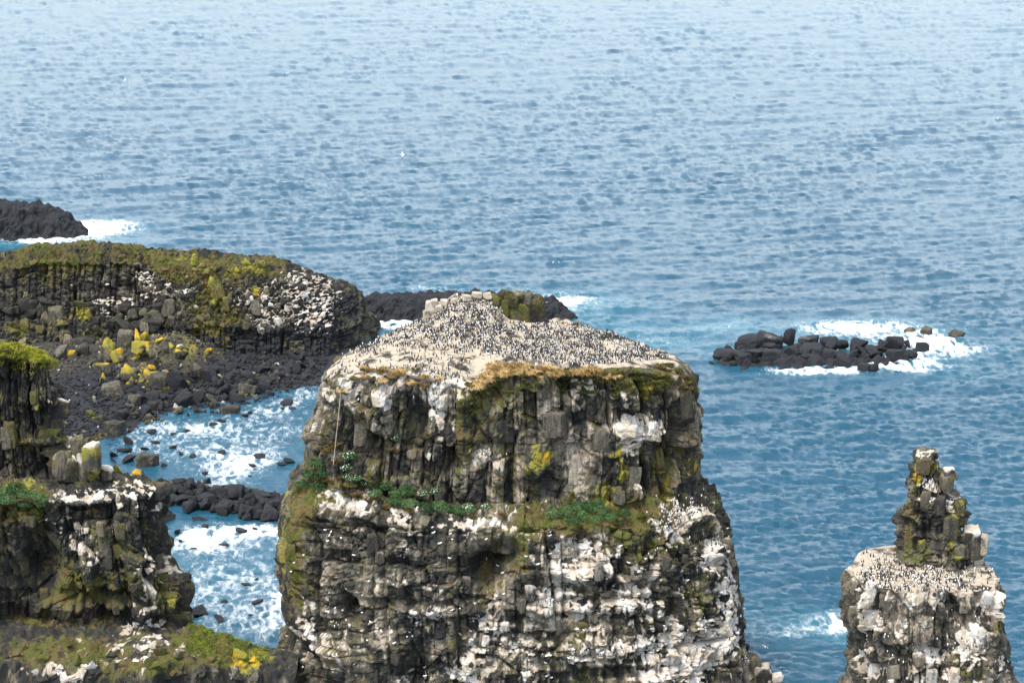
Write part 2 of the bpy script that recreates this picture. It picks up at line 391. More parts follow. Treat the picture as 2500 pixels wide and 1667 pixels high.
def sweep(rows, xc, yc, n, step, back=0.2, ztop=None, cap_rows=60, smooth=3):
    """rows: (z, xL, xR, yF, yB, rows_to_next). Above 'fz' rows whose z is None the height is set by ztop."""
    R = np.array([[r[0], r[1], r[2], r[3], r[4]] for r in rows], float)
    out = [R[:1]]
    for a, b, r in zip(R[:-1], R[1:], rows[:-1]):
        f = np.linspace(0, 1, r[5] + 1)[1:, None]; out.append(a + (b - a) * f)
    D = np.concatenate(out)
    for _ in range(smooth):
        D[1:-1] = (D[:-2] + 2 * D[1:-1] + D[2:]) / 4
    mid = D[len(D) // 2]
    th, u = theta_set(mid[1:], xc, yc, n, step, back)
    TH = th[:, None]
    x, y = outline(TH, D[None, :, 1], D[None, :, 2], D[None, :, 3], D[None, :, 4], xc, yc, n)
    z = np.broadcast_to(D[None, :, 0], x.shape).copy()
    k = np.linspace(1, 0.012, cap_rows + 1)[1:] ** 1.0
    yt = np.clip(yc, D[-1, 3] + .25 * (D[-1, 4] - D[-1, 3]), D[-1, 4] - .25 * (D[-1, 4] - D[-1, 3]))
    cx = xc + (x[:, -1:] - xc) * k; cy = yt + (y[:, -1:] - yt) * k
    P = np.stack([np.concatenate([x, cx], 1), np.concatenate([y, cy], 1), np.concatenate([z, np.broadcast_to(z[:, -1:], cx.shape)], 1)], -1)
    return P, u, len(D), D
def streaks(led, P, Lm, seed, u):
    """whitewash running down from ledges: each patch fades over about Lm metres below it"""
    out = led.copy()
    L = Lm * (0.25 + 1.5 * sst(-.35, .5, perlin(u[:, None] / .55, P[..., 2] * .12, 0.3, seed)))
    for j in range(P.shape[1] - 2, -1, -1):
        dz = np.maximum(P[:, j + 1, 2] - P[:, j, 2], 0.0)
        out[:, j] = np.maximum(led[:, j], out[:, j + 1] * np.exp(-dz / L[:, j]))
    return out
SURFS = {}
def save_mass(name, P, N, masks, tone, parent=None, wrap=True, **props):
    nu, nv = P.shape[:2]
    me = mesh_np(name, P.reshape(-1, 3), grid_faces(nu, nv, wrap), [ROCK], dict(masks=masks.reshape(-1, 4), tone=tone.ravel()))
    return link(name, me, parent, **props)
def joints(P, u, seed, ws, hs, amps, cracks):
    """stacked sizes of jointed blocks; returns displacement and the smallest block numbers"""
    d = 0; U = np.broadcast_to(u[:, None], P.shape[:2]); z = P[..., 2]; last = []
    for k, (w, h, a, c) in enumerate(zip(ws, hs, amps, cracks)):
        b = columns(U, z, w, h, seed + 40 * k)
        d = d + a * (b['c'] * .8 + b['r'] * .9 + b['tx'] * b['lx'] * 1.1 + b['tz'] * b['lz'] * 1.0 - .7 * b['lx'] ** 2)
        d = d - c * np.maximum(np.exp(-(b['ce'] / (c * .35 + .05)) ** 2), .7 * np.exp(-(b['ze'] / (c * .25 + .05)) ** 2))
        last.append(b)
    return d, last

# ---------------- main stack
def build_main():
    xc, yc = -2.5, 277.0
    xf = [-22.7, -20, -12, -4.3, 0, 7, 13.4, 19.5]; zf = [38.2, 41, 42.2, 40.6, 42, 42.2, 42.1, 40.9]
    xb = [-22.7, -18.7, -12, -9.5, -6.5, -2.6, -0.4, 7.2, 12, 16.8, 19.5]; zb = [38.2, 40.4, 43.4, 44.8, 46.8, 46.8, 44.2, 43.4, 42.4, 40.6, 40.4]
    rows = [(-1.5, -29.5, 31.5, 257.5, 297, 30), (4, -28.3, 28.6, 259.4, 296, 38), (9, -26.7, 28.0, 260.6, 295, 16), (11, -27.7, 27.8, 260.7, 294, 48),
            (17, -27.8, 26.8, 261.4, 293, 44), (22.0, -27.6, 25.4, 262.2, 292, 20), (24.2, -26.9, 24.5, 263.4, 291, 34), (25.9, -24.8, 22.4, 267.4, 288, 20),
            (28.3, -24.8, 22.3, 267.6, 287.5, 28), (31.5, -24.3, 22.1, 267.2, 287, 34), (35.5, -23.4, 22.0, 266.9, 286, 26), (38.5, -22.9, 21.6, 266.8, 285.5, 18), (40.4, -22.5, 20.4, 267.1, 285, 10), (41.2, -21.8, 19.4, 268.0, 284.6, 0)]
    P, u, nc, D = sweep(rows, xc, yc, 3.0, 0.14, .16, cap_rows=70)
    X, Y, Z = P[..., 0], P[..., 1], P[..., 2]
    t = np.clip((Y - 267.5) / 16.5, 0, 1)
    zt = np.interp(X, xf, zf) * (1 - t ** 1.4) + np.interp(X, xb, zb) * t ** 1.4
    # heights above the ledge are stretched to the local rim; the plateau follows zt
    rim = zt[:, nc - 1:nc]
    fr = np.clip((Z - 25.9) / (41.2 - 25.9), 0, 1)
    up = Z > 25.9
    Z2 = np.where(up, 25.9 + fr * (rim - 25.9), Z)
    Z2[:, nc:] = zt[:, nc:]
    zl = np.interp(X, [-28, -20, 0, 15, 25], [1.0, .6, 0.2, -.2, -.9])          # the ledge dips to the right
    zl = zl + .9 * perlin(u[:, None] / 5.5, .3, .2, 88) + .5 * perlin(u[:, None] / 2, .3, .2, 89)
    P[..., 2] = Z2 + zl * np.exp(-((Z - 25.2) / 2.6) ** 2)
    N = grid_normals(P, True)
    s0 = Surf(P, N)
    ns = np.clip(N[..., 2], -1, 1); cliff = sst(.75, .35, ns); flat = 1 - cliff
    low = sst(26.5, 24.5, P[..., 2])
    d1, b1 = joints(P, u, 11, (5.2, 1.75, .62), (9.0, 3.4, 1.1), (1.9, .95, .16), (.6, .34, .10))
    d2, b2 = joints(P, u, 211, (6.5, 2.3, .8), (4.2, 1.7, .62), (2.2, 1.2, .36), (.5, .36, .16))
    f0 = fbm(X / 6, Y / 6, P[..., 2] / 5, 3, 3); f1 = fbm(X / 1.3, Y / 1.3, P[..., 2] / 1.3, 4, 4)
    U = np.broadcast_to(u[:, None], Z.shape); ZZ = P[..., 2]
    md = .25 + 1.0 * sst(-.25, .35, fbm(X / 7, Y / 7, ZZ / 6, 2, 33))
    d3 = facets(U, ZZ, 3.4, 4.6, 1.5, 35, .4) + facets(U, ZZ, 1.3, 1.7, .55, 37, .2)
    d4 = facets(U, ZZ, 3.0, 2.6, 1.6, 39, .4) + facets(U, ZZ, 1.1, 1.0, .7, 43, .22)
    bz = (ZZ + 1.3 * perlin(U / 9, ZZ / 9, .2, 301) + .4 * perlin(U / 2, ZZ / 4, .2, 302)) / 3.3
    zi, ze, lz = cell1(bz, 303); ui = np.floor(U / 6.5 + perlin(U / 4, ZZ / 3, .6, 304) * .8).astype(np.int64)
    bed = 1.0 * (rnd(zi, ui, 305) - .5) + 1.1 * lz * (.2 + rnd(zi, ui, 306)) - .5 * np.exp(-(ze * 3.3 / .22) ** 2)
    calm = sst(-.12, .22, fbm(U / 6, ZZ / 5, .4, 2, 307))
    d4 = (.25 + .75 * calm) * d4 + bed * (.45 + .55 * calm); d3 = d3 * (.45 + .6 * sst(-.2, .2, fbm(U / 5, ZZ / 8, .8, 2, 308)))
    rib = joints(P, u, 331, (4.0, 1.4), (14, 6), (1.7, .8), (.6, .3))[0]
    disp = cliff * ((1 - low) * (md * .75 * d1 + d3) + low * (.30 * md * d2 + .75 * rib * (1.1 - .6 * calm) + .8 * d4)) + cliff * (.9 * f0 + .34 * f1)
    disp = disp - cliff * .35 * np.exp(-((ZZ - 33.2 - .02 * X - .4 * perlin(U / 5, .1, .2, 44)) / .12) ** 2) * (1 - low)
    ridgy = 1 - np.abs(fbm(X / 1.2, Y / 1.2, 0.5, 4, 9)) * 2.2
    disp = disp + flat * (.28 * fbm(X / 3, Y / 3, 0.2, 4, 8) + .13 * ridgy) + flat * (P[..., 2] < 30) * (.5 * d4 + .5 * f1)
    disp = disp * (1 - .45 * sst(.6, .95, np.abs(N[..., 0])))
    disp = disp * (1 - .65 * np.clip(blob_field(P, s0, [(705, 1320, 50, 170, 1.0), (685, 1250, 26, 120, .6)]), 0, 1))
    # large features: caves, recesses, bulges (depth in metres along the face normal)
    disp = disp + blob_field(P, s0, [(1190, 1395, 46, 42, -5.0), (1240, 1350, 32, 28, -3.5), (845, 1490, 20, 24, -3.4), (1655, 1075, 15, 85, -2.6), (1640, 1200, 12, 40, -1.2), (1310, 1135, 26, 40, 1.7),
        (1545, 1060, 60, 26, .8), (1245, 1180, 12, 50, -1.3), (930, 985, 22, 40, 1.3), (905, 1110, 30, 40, -1.2), (1010, 1040, 22, 42, -1.8), (1060, 1120, 26, 40, 1.0), (1190, 1120, 24, 18, 1.3),
        (1250, 1250, 60, 14, .8), (1350, 1560, 70, 16, -1.5), (1500, 1650, 130, 14, -1.4), (1520, 1395, 16, 24, -1.5), (1470, 1440, 140, 10, -1.2), (1400, 1520, 140, 12, -1.0), (1450, 1490, 120, 14, .9), (1420, 1400, 110, 16, .8),
        (1490, 1595, 100, 16, 1.1), (1080, 1500, 80, 14, 1.0), (960, 1475, 70, 9, -1.3), (780, 1580, 60, 26, .8), (770, 1640, 20, 40, -1.6), (1000, 1640, 30, 40, -1.6), (1130, 1560, 20, 50, -1.2), (720, 1330, 20, 90, .8), (1760, 1345, 40, 16, 1.2), (1700, 1260, 40, 14, .8), (1600, 1330, 20, 40, -1.1), (1650, 1500, 18, 50, -1.2)])
    P = P + N * disp[..., None]
    N = grid_normals(P, True); sf = Surf(P, N); SURFS['main'] = sf
    X, Y, Z = P[..., 0], P[..., 1], P[..., 2]; nz = N[..., 2]
    top = np.zeros(Z.shape, f32); top[:, nc - 3:] = 1
    n_lo = fbm(X / 3.5, Y / 3.5, Z / 3.5, 3, 50); n_md = fbm(X / .9, Y / .9, Z / .9, 3, 51)
    led = sst(.35, .75, nz + .15 * n_md) * (1 - top)
    st = streaks(led.astype(f32), P, 2.2, 60, u)
    gB = blob_field(warped(P), sf, [(1560, 1050, 62, 36, 1.0), (1500, 1040, 30, 20, .4), (1195, 1120, 40, 26, .8), (930, 970, 30, 24, .9), (905, 1040, 30, 12, .6), (1065, 960, 30, 70, .7), (1100, 930, 60, 40, 1.0), (950, 925, 90, 26, .8), (860, 960, 30, 40, .6),
        (1565, 1180, 22, 30, .7), (1440, 950, 50, 18, .6), (1060, 1040, 14, 50, .5), (1040, 1130, 22, 26, .5), (1520, 960, 40, 20, .5), (790, 960, 20, 40, .7), (760, 1040, 14, 26, .6),
        (850, 1215, 70, 22, .9), (980, 1255, 40, 36, .8), (1150, 1268, 90, 14, .8), (1240, 1260, 50, 12, .5), (1330, 1235, 40, 10, .5), (1640, 1250, 60, 40, .9), (1720, 1230, 40, 26, 1.0), (1640, 1290, 40, 20, .6),
        (1380, 1380, 60, 50, .95), (1450, 1355, 60, 50, .8), (1320, 1320, 40, 40, .45), (1545, 1480, 70, 40, .95), (1345, 1475, 60, 35, 1.0), (1420, 1495, 60, 22, .9), (1605, 1390, 30, 30, .7), (1750, 1350, 45, 35, 1.1), (1790, 1410, 35, 60, .8),
        (1720, 1600, 90, 70, .8), (1640, 1570, 70, 50, .7), (1790, 1520, 40, 60, .8), (1660, 1640, 120, 40, .8), (1480, 1595, 90, 34, .95), (1060, 1500, 60, 22, .9), (1190, 1520, 46, 50, .65), (1160, 1610, 40, 60, .7), (730, 1530, 60, 22, .8),
        (760, 1600, 90, 60, .35), (900, 1540, 90, 60, .35), (1000, 1310, 24, 36, .5), (930, 1420, 50, 24, .5), (1035, 1430, 46, 36, .55), (800, 1480, 30, 26, .75), (740, 1475, 16, 26, .6), (960, 1370, 30, 20, .5), (1150, 1310, 50, 26, .5), (670, 1590, 20, 40, .8),
        (1100, 1650, 160, 30, .5), (1280, 1600, 60, 60, .4), (1560, 1400, 20, 20, .5), (1690, 1430, 20, 60, .5), (1260, 1290, 30, 16, .4), (870, 1330, 12, 90, .4), (1190, 1390, 60, 45, -1.2), (1240, 1345, 40, 30, -1.0), (845, 1490, 26, 26, -1.0), (880, 1400, 60, 90, -.3)])  # strong negatives strip guano from the caves, putting their shade into the colour
    gB = gB * (.58 + .30 * sst(25, 28, Z))
    gB2 = .42 * blob_field(warped(P), sf, [(1000, 1200, 260, 30, .2), (1500, 1500, 320, 180, .5), (1150, 1560, 300, 120, .36), (800, 1600, 140, 80, .34), (1780, 1500, 60, 220, .4), (900, 1330, 160, 90, .25), (930, 960, 200, 60, .34), (1350, 1000, 220, 80, .14)])
    patch = np.where(low > .5, b2[2]['k'] * .55 + b2[1]['k'] * .45, b1[2]['k'] * .5 + b1[1]['k'] * .5)
    chunky = sst(.36, .62, gB * .85 + gB2 * .7 + (patch - .5) * .8 + .55 * n_md)
    gp = chunky * np.clip(1.5 * gB + 1.2 * gB2, 0, 1.1) * .9
    g = np.maximum(gp, .8 * streaks(gp.astype(f32), P, 1.3, 64, u) * (.55 + .9 * n_md)) + st * (.14 + .7 * np.clip(gB + gB2 * .8, 0, 1)) * (.6 + .9 * n_md)
    g = g + sst(.05, .5, perlin(u[:, None] / .5, Z * .07, .7, 90)) * .22 * cliff            # faint vertical runs
    m = .24 + .34 * n_lo + .25 * n_md + .25 * led + blob_field(warped(P), sf, [(705, 1300, 40, 170, 1.0), (1150, 1030, 60, 90, .35), (1560, 1235, 120, 26, .6), (1350, 1270, 120, 26, .6), (1260, 1330, 50, 60, .45), (1550, 1290, 120, 40, .4), (880, 1190, 160, 24, .3), (1600, 930, 80, 50, .3), (1180, 950, 60, 40, .4), (850, 1010, 60, 50, .2), (1450, 930, 90, 20, .5), (760, 1210, 60, 30, .8), (1620, 1130, 30, 70, .4)]) - .3 * np.clip(gB, 0, 1)
    m = m - blob_field(warped(P), sf, [(1400, 1060, 70, 110, .45), (850, 1380, 90, 80, .35), (1330, 1160, 30, 60, .2)])
    li = -.14 + .40 * n_lo + (b1[1]['k'] - .5) * .3 + .68 * blob_field(warped(P), sf, [(1580, 975, 38, 45, .9), (1305, 1150, 24, 50, 1.1), (1340, 1110, 26, 16, 1.2), (1500, 1110, 18, 60, .9), (1490, 1205, 34, 36, 1.1), (1530, 1130, 16, 40, .9), (1692, 1150, 20, 26, 1.2), (1690, 1010, 20, 60, .8), (1640, 1000, 14, 60, .8), (935, 1030, 22, 14, .9), (895, 935, 14, 26, .7),
        (1200, 1040, 26, 60, .6), (1620, 1210, 14, 60, 1.0), (690, 1190, 22, 60, 1.0), (684, 1380, 16, 110, 1.0), (715, 1280, 30, 120, .5), (1010, 1010, 10, 20, .7), (1740, 1260, 12, 60, .8), (1560, 1370, 16, 40, .7), (1290, 1390, 10, 80, .6), (1690, 1450, 10, 30, .8), (745, 1010, 12, 40, .7), (1590, 1530, 14, 12, .7), (1110, 1000, 14, 40, .4), (960, 1130, 14, 40, .3)])
    # the plateau: trampled guano, browner in hollows and bare dusty soil near the front
    soil = fbm(X / 1.6, Y / 1.6, 0.3, 4, 66)
    g = np.where(top > 0, .66 + .75 * soil + .3 * n_lo, g); m = np.where(top > 0, -.2, m); li = np.where(top > 0, -.4, li)
    tone = .46 + .30 * n_lo + .55 * (np.where(low > .5, b2[1]['r'], b1[1]['r'])) + .16 * np.where(low > .5, b2[0]['r'], b1[0]['r']) + .22 * n_md + blob_field(warped(P), sf, [(1400, 1060, 60, 100, .22), (1440, 1180, 60, 60, .18), (850, 1400, 70, 70, .15), (900, 1560, 90, 60, .2), (1500, 960, 60, 60, -.05), (1190, 1390, 60, 50, -.1)])  # the negative patch at the cave paints its shade into the rock tone
    run = perlin(u[:, None] / .7, Z * .06, .4, 95) + .6 * perlin(u[:, None] / .25, Z * .1, .4, 96)
    m = m + .45 * run * (top == 0); tone = tone + .28 * perlin(u[:, None] / 1.1, Z * .09, .9, 97); li = li + .2 * perlin(u[:, None] / .4, Z * .2, .9, 98)
    masks = np.stack([np.clip(a, -.5, 1.5) for a in (g, m, li, np.where(top > 0, -.5, -.2) + 0 * g)], -1)
    sf.M, sf.T = masks.reshape(-1, 4), tone.ravel()
    SURFS['main_grid'] = (P, N, nc, top)
    root = link('sea_stack', None, loc=(0, 0, 0), label='broad flat-topped sea stack with a mossy ledge round its middle', category='sea stack')
    save_mass('cliff', P, N, masks, tone, root)
    return root
MAIN = build_main()

# ---------------- generic painting for the other masses
def paint(P, N, u, surf, seed, k1, k2, guano, guano_soft, moss, lichen, tone, dark=(), upg=.3, m0=.2, l0=-.3, t0=.42, d0=-.2, runs=.2, Ls=2.0, topmask=None):
    X, Y, Z = P[..., 0], P[..., 1], P[..., 2]; nz = N[..., 2]
    n_lo = fbm(X / 3.5, Y / 3.5, Z / 3.5, 3, seed); n_md = fbm(X / .9, Y / .9, Z / .9, 3, seed + 1)
    gB = .66 * blob_field(warped(P), surf, guano); gS = .8 * blob_field(warped(P), surf, guano_soft)
    led = sst(.35, .75, nz + .15 * n_md).astype(f32)
    st = streaks(led, P, Ls, seed + 2, u)
    g = sst(.36, .64, gB * .85 + gS * .7 + (k1 - .5) * .8 + .55 * n_md) * np.clip(1.4 * gB + 1.1 * gS, 0, 1.1) + st * (.10 + .7 * np.clip(gB + gS * .8, 0, 1)) * (.6 + .9 * n_md)
    g = g + sst(.05, .5, perlin(u[:, None] / .5, Z * .07, .7, seed + 3)) * runs * (1 - led)
    g = g * (1 - upg + upg * sst(.3, .75, nz + .2 * n_md))
    m = m0 + .5 * n_lo + .4 * n_md + .25 * led + blob_field(warped(P), surf, moss) - .5 * np.clip(gB, 0, 1)
    li = l0 + .35 * n_lo + (k2 - .5) * .4 + .68 * blob_field(warped(P), surf, lichen)
    run = perlin(u[:, None] / .7, Z * .06, .4, seed + 12) + .6 * perlin(u[:, None] / .25, Z * .1, .4, seed + 13)
    m = m + .3 * run * (nz < .6)
    t = t0 + .28 * n_lo + .2 * n_md + .5 * (k2 - .5) + .2 * run + blob_field(warped(P), surf, tone)
    d = d0 + .4 * n_lo + (blob_field(warped(P), surf, dark) if dark else 0)
    if topmask is not None:
        g = np.where(topmask > 0, .70 + .5 * n_md + .4 * n_lo, g); d = np.where(topmask > 0, -.5, d)
    mk = np.stack([np.clip(np.broadcast_to(a, Z.shape), -.5, 1.5) for a in (g, m, li, d)], -1)
    surf.M, surf.T = mk.reshape(-1, 4), np.broadcast_to(t, Z.shape).ravel()
    return mk, t

# ---------------- left cliff
def build_left():
    xc, yc = -66.0, 266.0
    rows = [(6, -95, -38.4, 259.6, 271, 44), (12.4, -95, -39.2, 260.0, 271, 10), (13.9, -95, -40.4, 262.4, 271, 10), (15.2, -95, -38.8, 260.2, 271, 14), (17, -95, -39.0, 260.0, 271, 18), (19.5, -95, -39.4, 260.0, 271, 20),
            (22, -95, -40.2, 260.1, 271, 30), (26, -95, -40.8, 260.3, 271, 18), (28.2, -95, -40.9, 260.9, 270.5, 44), (28.9, -95, -51.2, 267.4, 274, 32), (33.0, -95, -51.8, 268.0, 273, 8), (33.6, -95, -53.0, 268.6, 273, 32), (38, -95, -53.2, 268.7, 273, 30), (42, -95, -53.2, 268.9, 273, 8), (42.6, -95, -53.7, 269.4, 272.6, 0)]
    P, u, nc, D = sweep(rows, xc, yc, 4.5, 0.135, .15, cap_rows=40)
    X, Y, Z = P[..., 0], P[..., 1], P[..., 2]
    lift = np.interp(X, [-90, -66, -60, -56, -53.5, -50], [3, 1.6, 1.1, .6, 0, -.5]) * sst(34, 43, Z)
    P[..., 2] = Z + lift
    N = grid_normals(P, True); s0 = Surf(P, N)
    cliff = sst(.75, .35, N[..., 2]); flat = 1 - cliff
    d1, b1 = joints(P, u, 511, (4.6, 1.5, .6), (10, 4.0, 1.3), (1.7, .8, .14), (.6, .34, .1))
    f0 = fbm(X / 6, Y / 6, P[..., 2] / 5, 3, 503); f1 = fbm(X / 1.3, Y / 1.3, P[..., 2] / 1.3, 4, 504)
    U = np.broadcast_to(u[:, None], Z.shape)
    disp = cliff * (.8 * d1 + facets(U, P[..., 2], 3.0, 4.5, 1.3, 535, .4) + facets(U, P[..., 2], 1.2, 1.6, .5, 537, .2) + 1.0 * f0 + .34 * f1) + flat * (.65 * fbm(X / 1.6, Y / 1.6, .3, 5, 505) + .35 * (1 - np.abs(fbm(X / .9, Y / .9, .7, 3, 506)) * 2.5))
    disp = disp + blob_field(P, s0, [(100, 1385, 44, 75, -3.4), (60, 1440, 60, 60, -2.0), (215, 1400, 16, 60, .9), (250, 1440, 14, 60, -1.2), (300, 1280, 60, 60, .6), (345, 1380, 30, 60, .9), (390, 1420, 30, 50, .8), (425, 1470, 20, 40, .9), (120, 1130, 30, 50, -.9), (215, 1110, 14, 50, -.6), (60, 1000, 26, 60, -1.1), (320, 1490, 60, 10, 1.0), (200, 1470, 120, 18, -1.3), (260, 1320, 26, 30, .8)])
    P = P + N * disp[..., None]; N = grid_normals(P, True); sf = Surf(P, N); SURFS['left'] = sf
    topm = np.zeros(P.shape[:2], f32)
    masks, tone = paint(P, N, u, sf, 520, b1[2]['k'] * .5 + b1[1]['k'] * .5, b1[1]['k'],
        [(300, 1205, 90, 26, 1.0), (380, 1225, 20, 40, 1.0), (180, 1215, 60, 22, .8), (225, 1068, 26, 12, 1.1), (185, 1090, 10, 50, .9), (150, 1140, 26, 14, .8), (125, 980, 16, 20, .7), (160, 1280, 36, 30, .6), (180, 1330, 34, 36, .6), (225, 1370, 26, 40, .5), (370, 1360, 34, 36, .9), (410, 1400, 26, 40, .9), (370, 1450, 30, 30, .7), (335, 1490, 50, 9, 1.0), (350, 1540, 60, 14, .8), (290, 1390, 14, 26, .6), (175, 960, 12, 14, .8), (50, 1180, 40, 16, .5)],
        [(200, 1300, 80, 100, .25), (380, 1400, 60, 90, .4), (320, 1530, 140, 40, .3), (190, 1120, 30, 60, .35)],
        [(20, 845, 50, 22, 1.6), (60, 855, 50, 22, 1.6), (110, 872, 50, 16, 1.6), (40, 1230, 60, 40, .8), (20, 1200, 60, 30, .9), (100, 1240, 30, 60, .6), (180, 1420, 60, 50, .5), (400, 1440, 50, 60, .3), (300, 1440, 100, 60, .35), (100, 1520, 120, 30, .3), (160, 1030, 20, 60, .3)],
        [(225, 1100, 16, 40, 1.0), (222, 1150, 16, 20, 1.0), (100, 1010, 16, 16, .9), (160, 1000, 10, 40, .7), (85, 920, 14, 40, .7), (430, 1470, 16, 40, 1.0), (410, 1310, 8, 40, .7), (355, 1260, 16, 26, .6), (75, 1160, 14, 18, .6), (60, 1170, 30, 14, .5), (115, 1260, 12, 50, .5)],
        [(100, 1390, 60, 90, -.2), (300, 1280, 60, 50, .04), (90, 930, 30, 60, .08)], m0=.2, t0=.26, l0=-.1, runs=.2, Ls=2.6)  # negative patch paints the cave's shade; low base tone carries the cliff's deep shadow
    root = link('sea_cliff', None, label='dark jointed cliff with a grassy top and a whitewashed shelf at the frame edge', category='cliff')
    save_mass('cliff', P, N, masks, tone, root)
    SURFS['left_grid'] = (P, N, nc)
    return root
LEFT = build_left()

# ---------------- low mossy terrace and saddle in front of the left cliff
def height_mass(x, y, zf, seed, amp=1.0, paintargs=None, name='rock', parent=None, blocks=(1.6, .7), **props):
    X, Y = np.meshgrid(x, y, indexing='ij')
    Z = zf(X, Y)
    P = np.stack([X, Y, Z], -1)
    N = grid_normals(P)
    steep = sst(.9, .5, N[..., 2])
    F1, F2, r = vor2(X / blocks[0], (Y + .6 * Z) / blocks[0], seed)
    G1, G2, q = vor2(X / blocks[1], (Y + .8 * Z) / blocks[1], seed + 5)
    lump = amp * ((.55 - F1) * .9 * (.4 + r) * blocks[0] * .55 + (.5 - G1) * .5 * blocks[1] * (.5 + q) + .5 * fbm(X / 2, Y / 2, Z / 2, 4, seed + 9))
    P = P + N * lump[..., None]
    N = grid_normals(P)
    return P, N, r, q
def build_apron():
    def zf(X, Y):
        top = np.interp(X, [-78, -60, -50, -40, -36, -32.6, -30, -27.5, -24], [14, 13.6, 13.2, 12.8, 12.6, 11.5, 10.4, 9.8, 9.6])
        fr = np.interp(X, [-78, -50, -40, -35, -30, -24], [251, 252.5, 253.5, 256, 258.5, 259]) + 1.2 * fbm(X / 4, Y * 0, .1, 2, 601)
        z = top - .16 * np.maximum(262 - Y, 0) - np.maximum(Y - 262.5, 0) * np.interp(X, [-40, -36, -30], [0, .7, 1.2])
        drop = np.maximum(fr - Y, 0)
        return z - np.minimum(drop * 3.2, 16) - np.interp(X, [-40, -30], [0, .25]) * np.maximum(262 - Y, 0)
    P, N, r, q = height_mass(np.arange(-76, -24.5, .2), np.arange(245, 270, .2), zf, 610, .9)
    P[..., 2] = np.maximum(P[..., 2], -2)
    sf = Surf(P, N); SURFS['apron'] = sf
    masks, tone = paint(P, N, P[:, 0, 0].copy(), sf, 620, q, r,
        [(340, 1545, 60, 8, .5), (380, 1570, 40, 8, .4), (130, 1650, 60, 12, .8), (180, 1655, 50, 14, .9), (470, 1640, 30, 12, .4), (570, 1650, 30, 24, .7), (330, 1600, 60, 8, .4), (460, 1580, 20, 18, .5)],
        [(200, 1640, 200, 30, .2), (330, 1590, 200, 26, .2)],
        [(510, 1560, 60, 36, 1.1), (570, 1585, 50, 22, 1.1), (100, 1590, 60, 24, .6), (210, 1595, 50, 20, .6), (300, 1630, 120, 30, .4), (420, 1630, 60, 24, .5)],
        [(600, 1600, 60, 14, .7), (640, 1600, 30, 20, .8), (560, 1620, 60, 14, .6), (610, 1640, 40, 26, 1.0), (480, 1540, 10, 20, .3)], [(280, 1600, 120, 12, .2)], m0=.16, t0=.30, runs=.0)
    me = mesh_np('rock_terrace', P.reshape(-1, 3), grid_faces(*P.shape[:2]), [ROCK], dict(masks=masks.reshape(-1, 4), tone=tone.ravel()))
    return link('rock_terrace', me, label='low mossy rock terrace sloping down to a green saddle beside the broad stack', category='rock terrace')
APRON = build_apron()

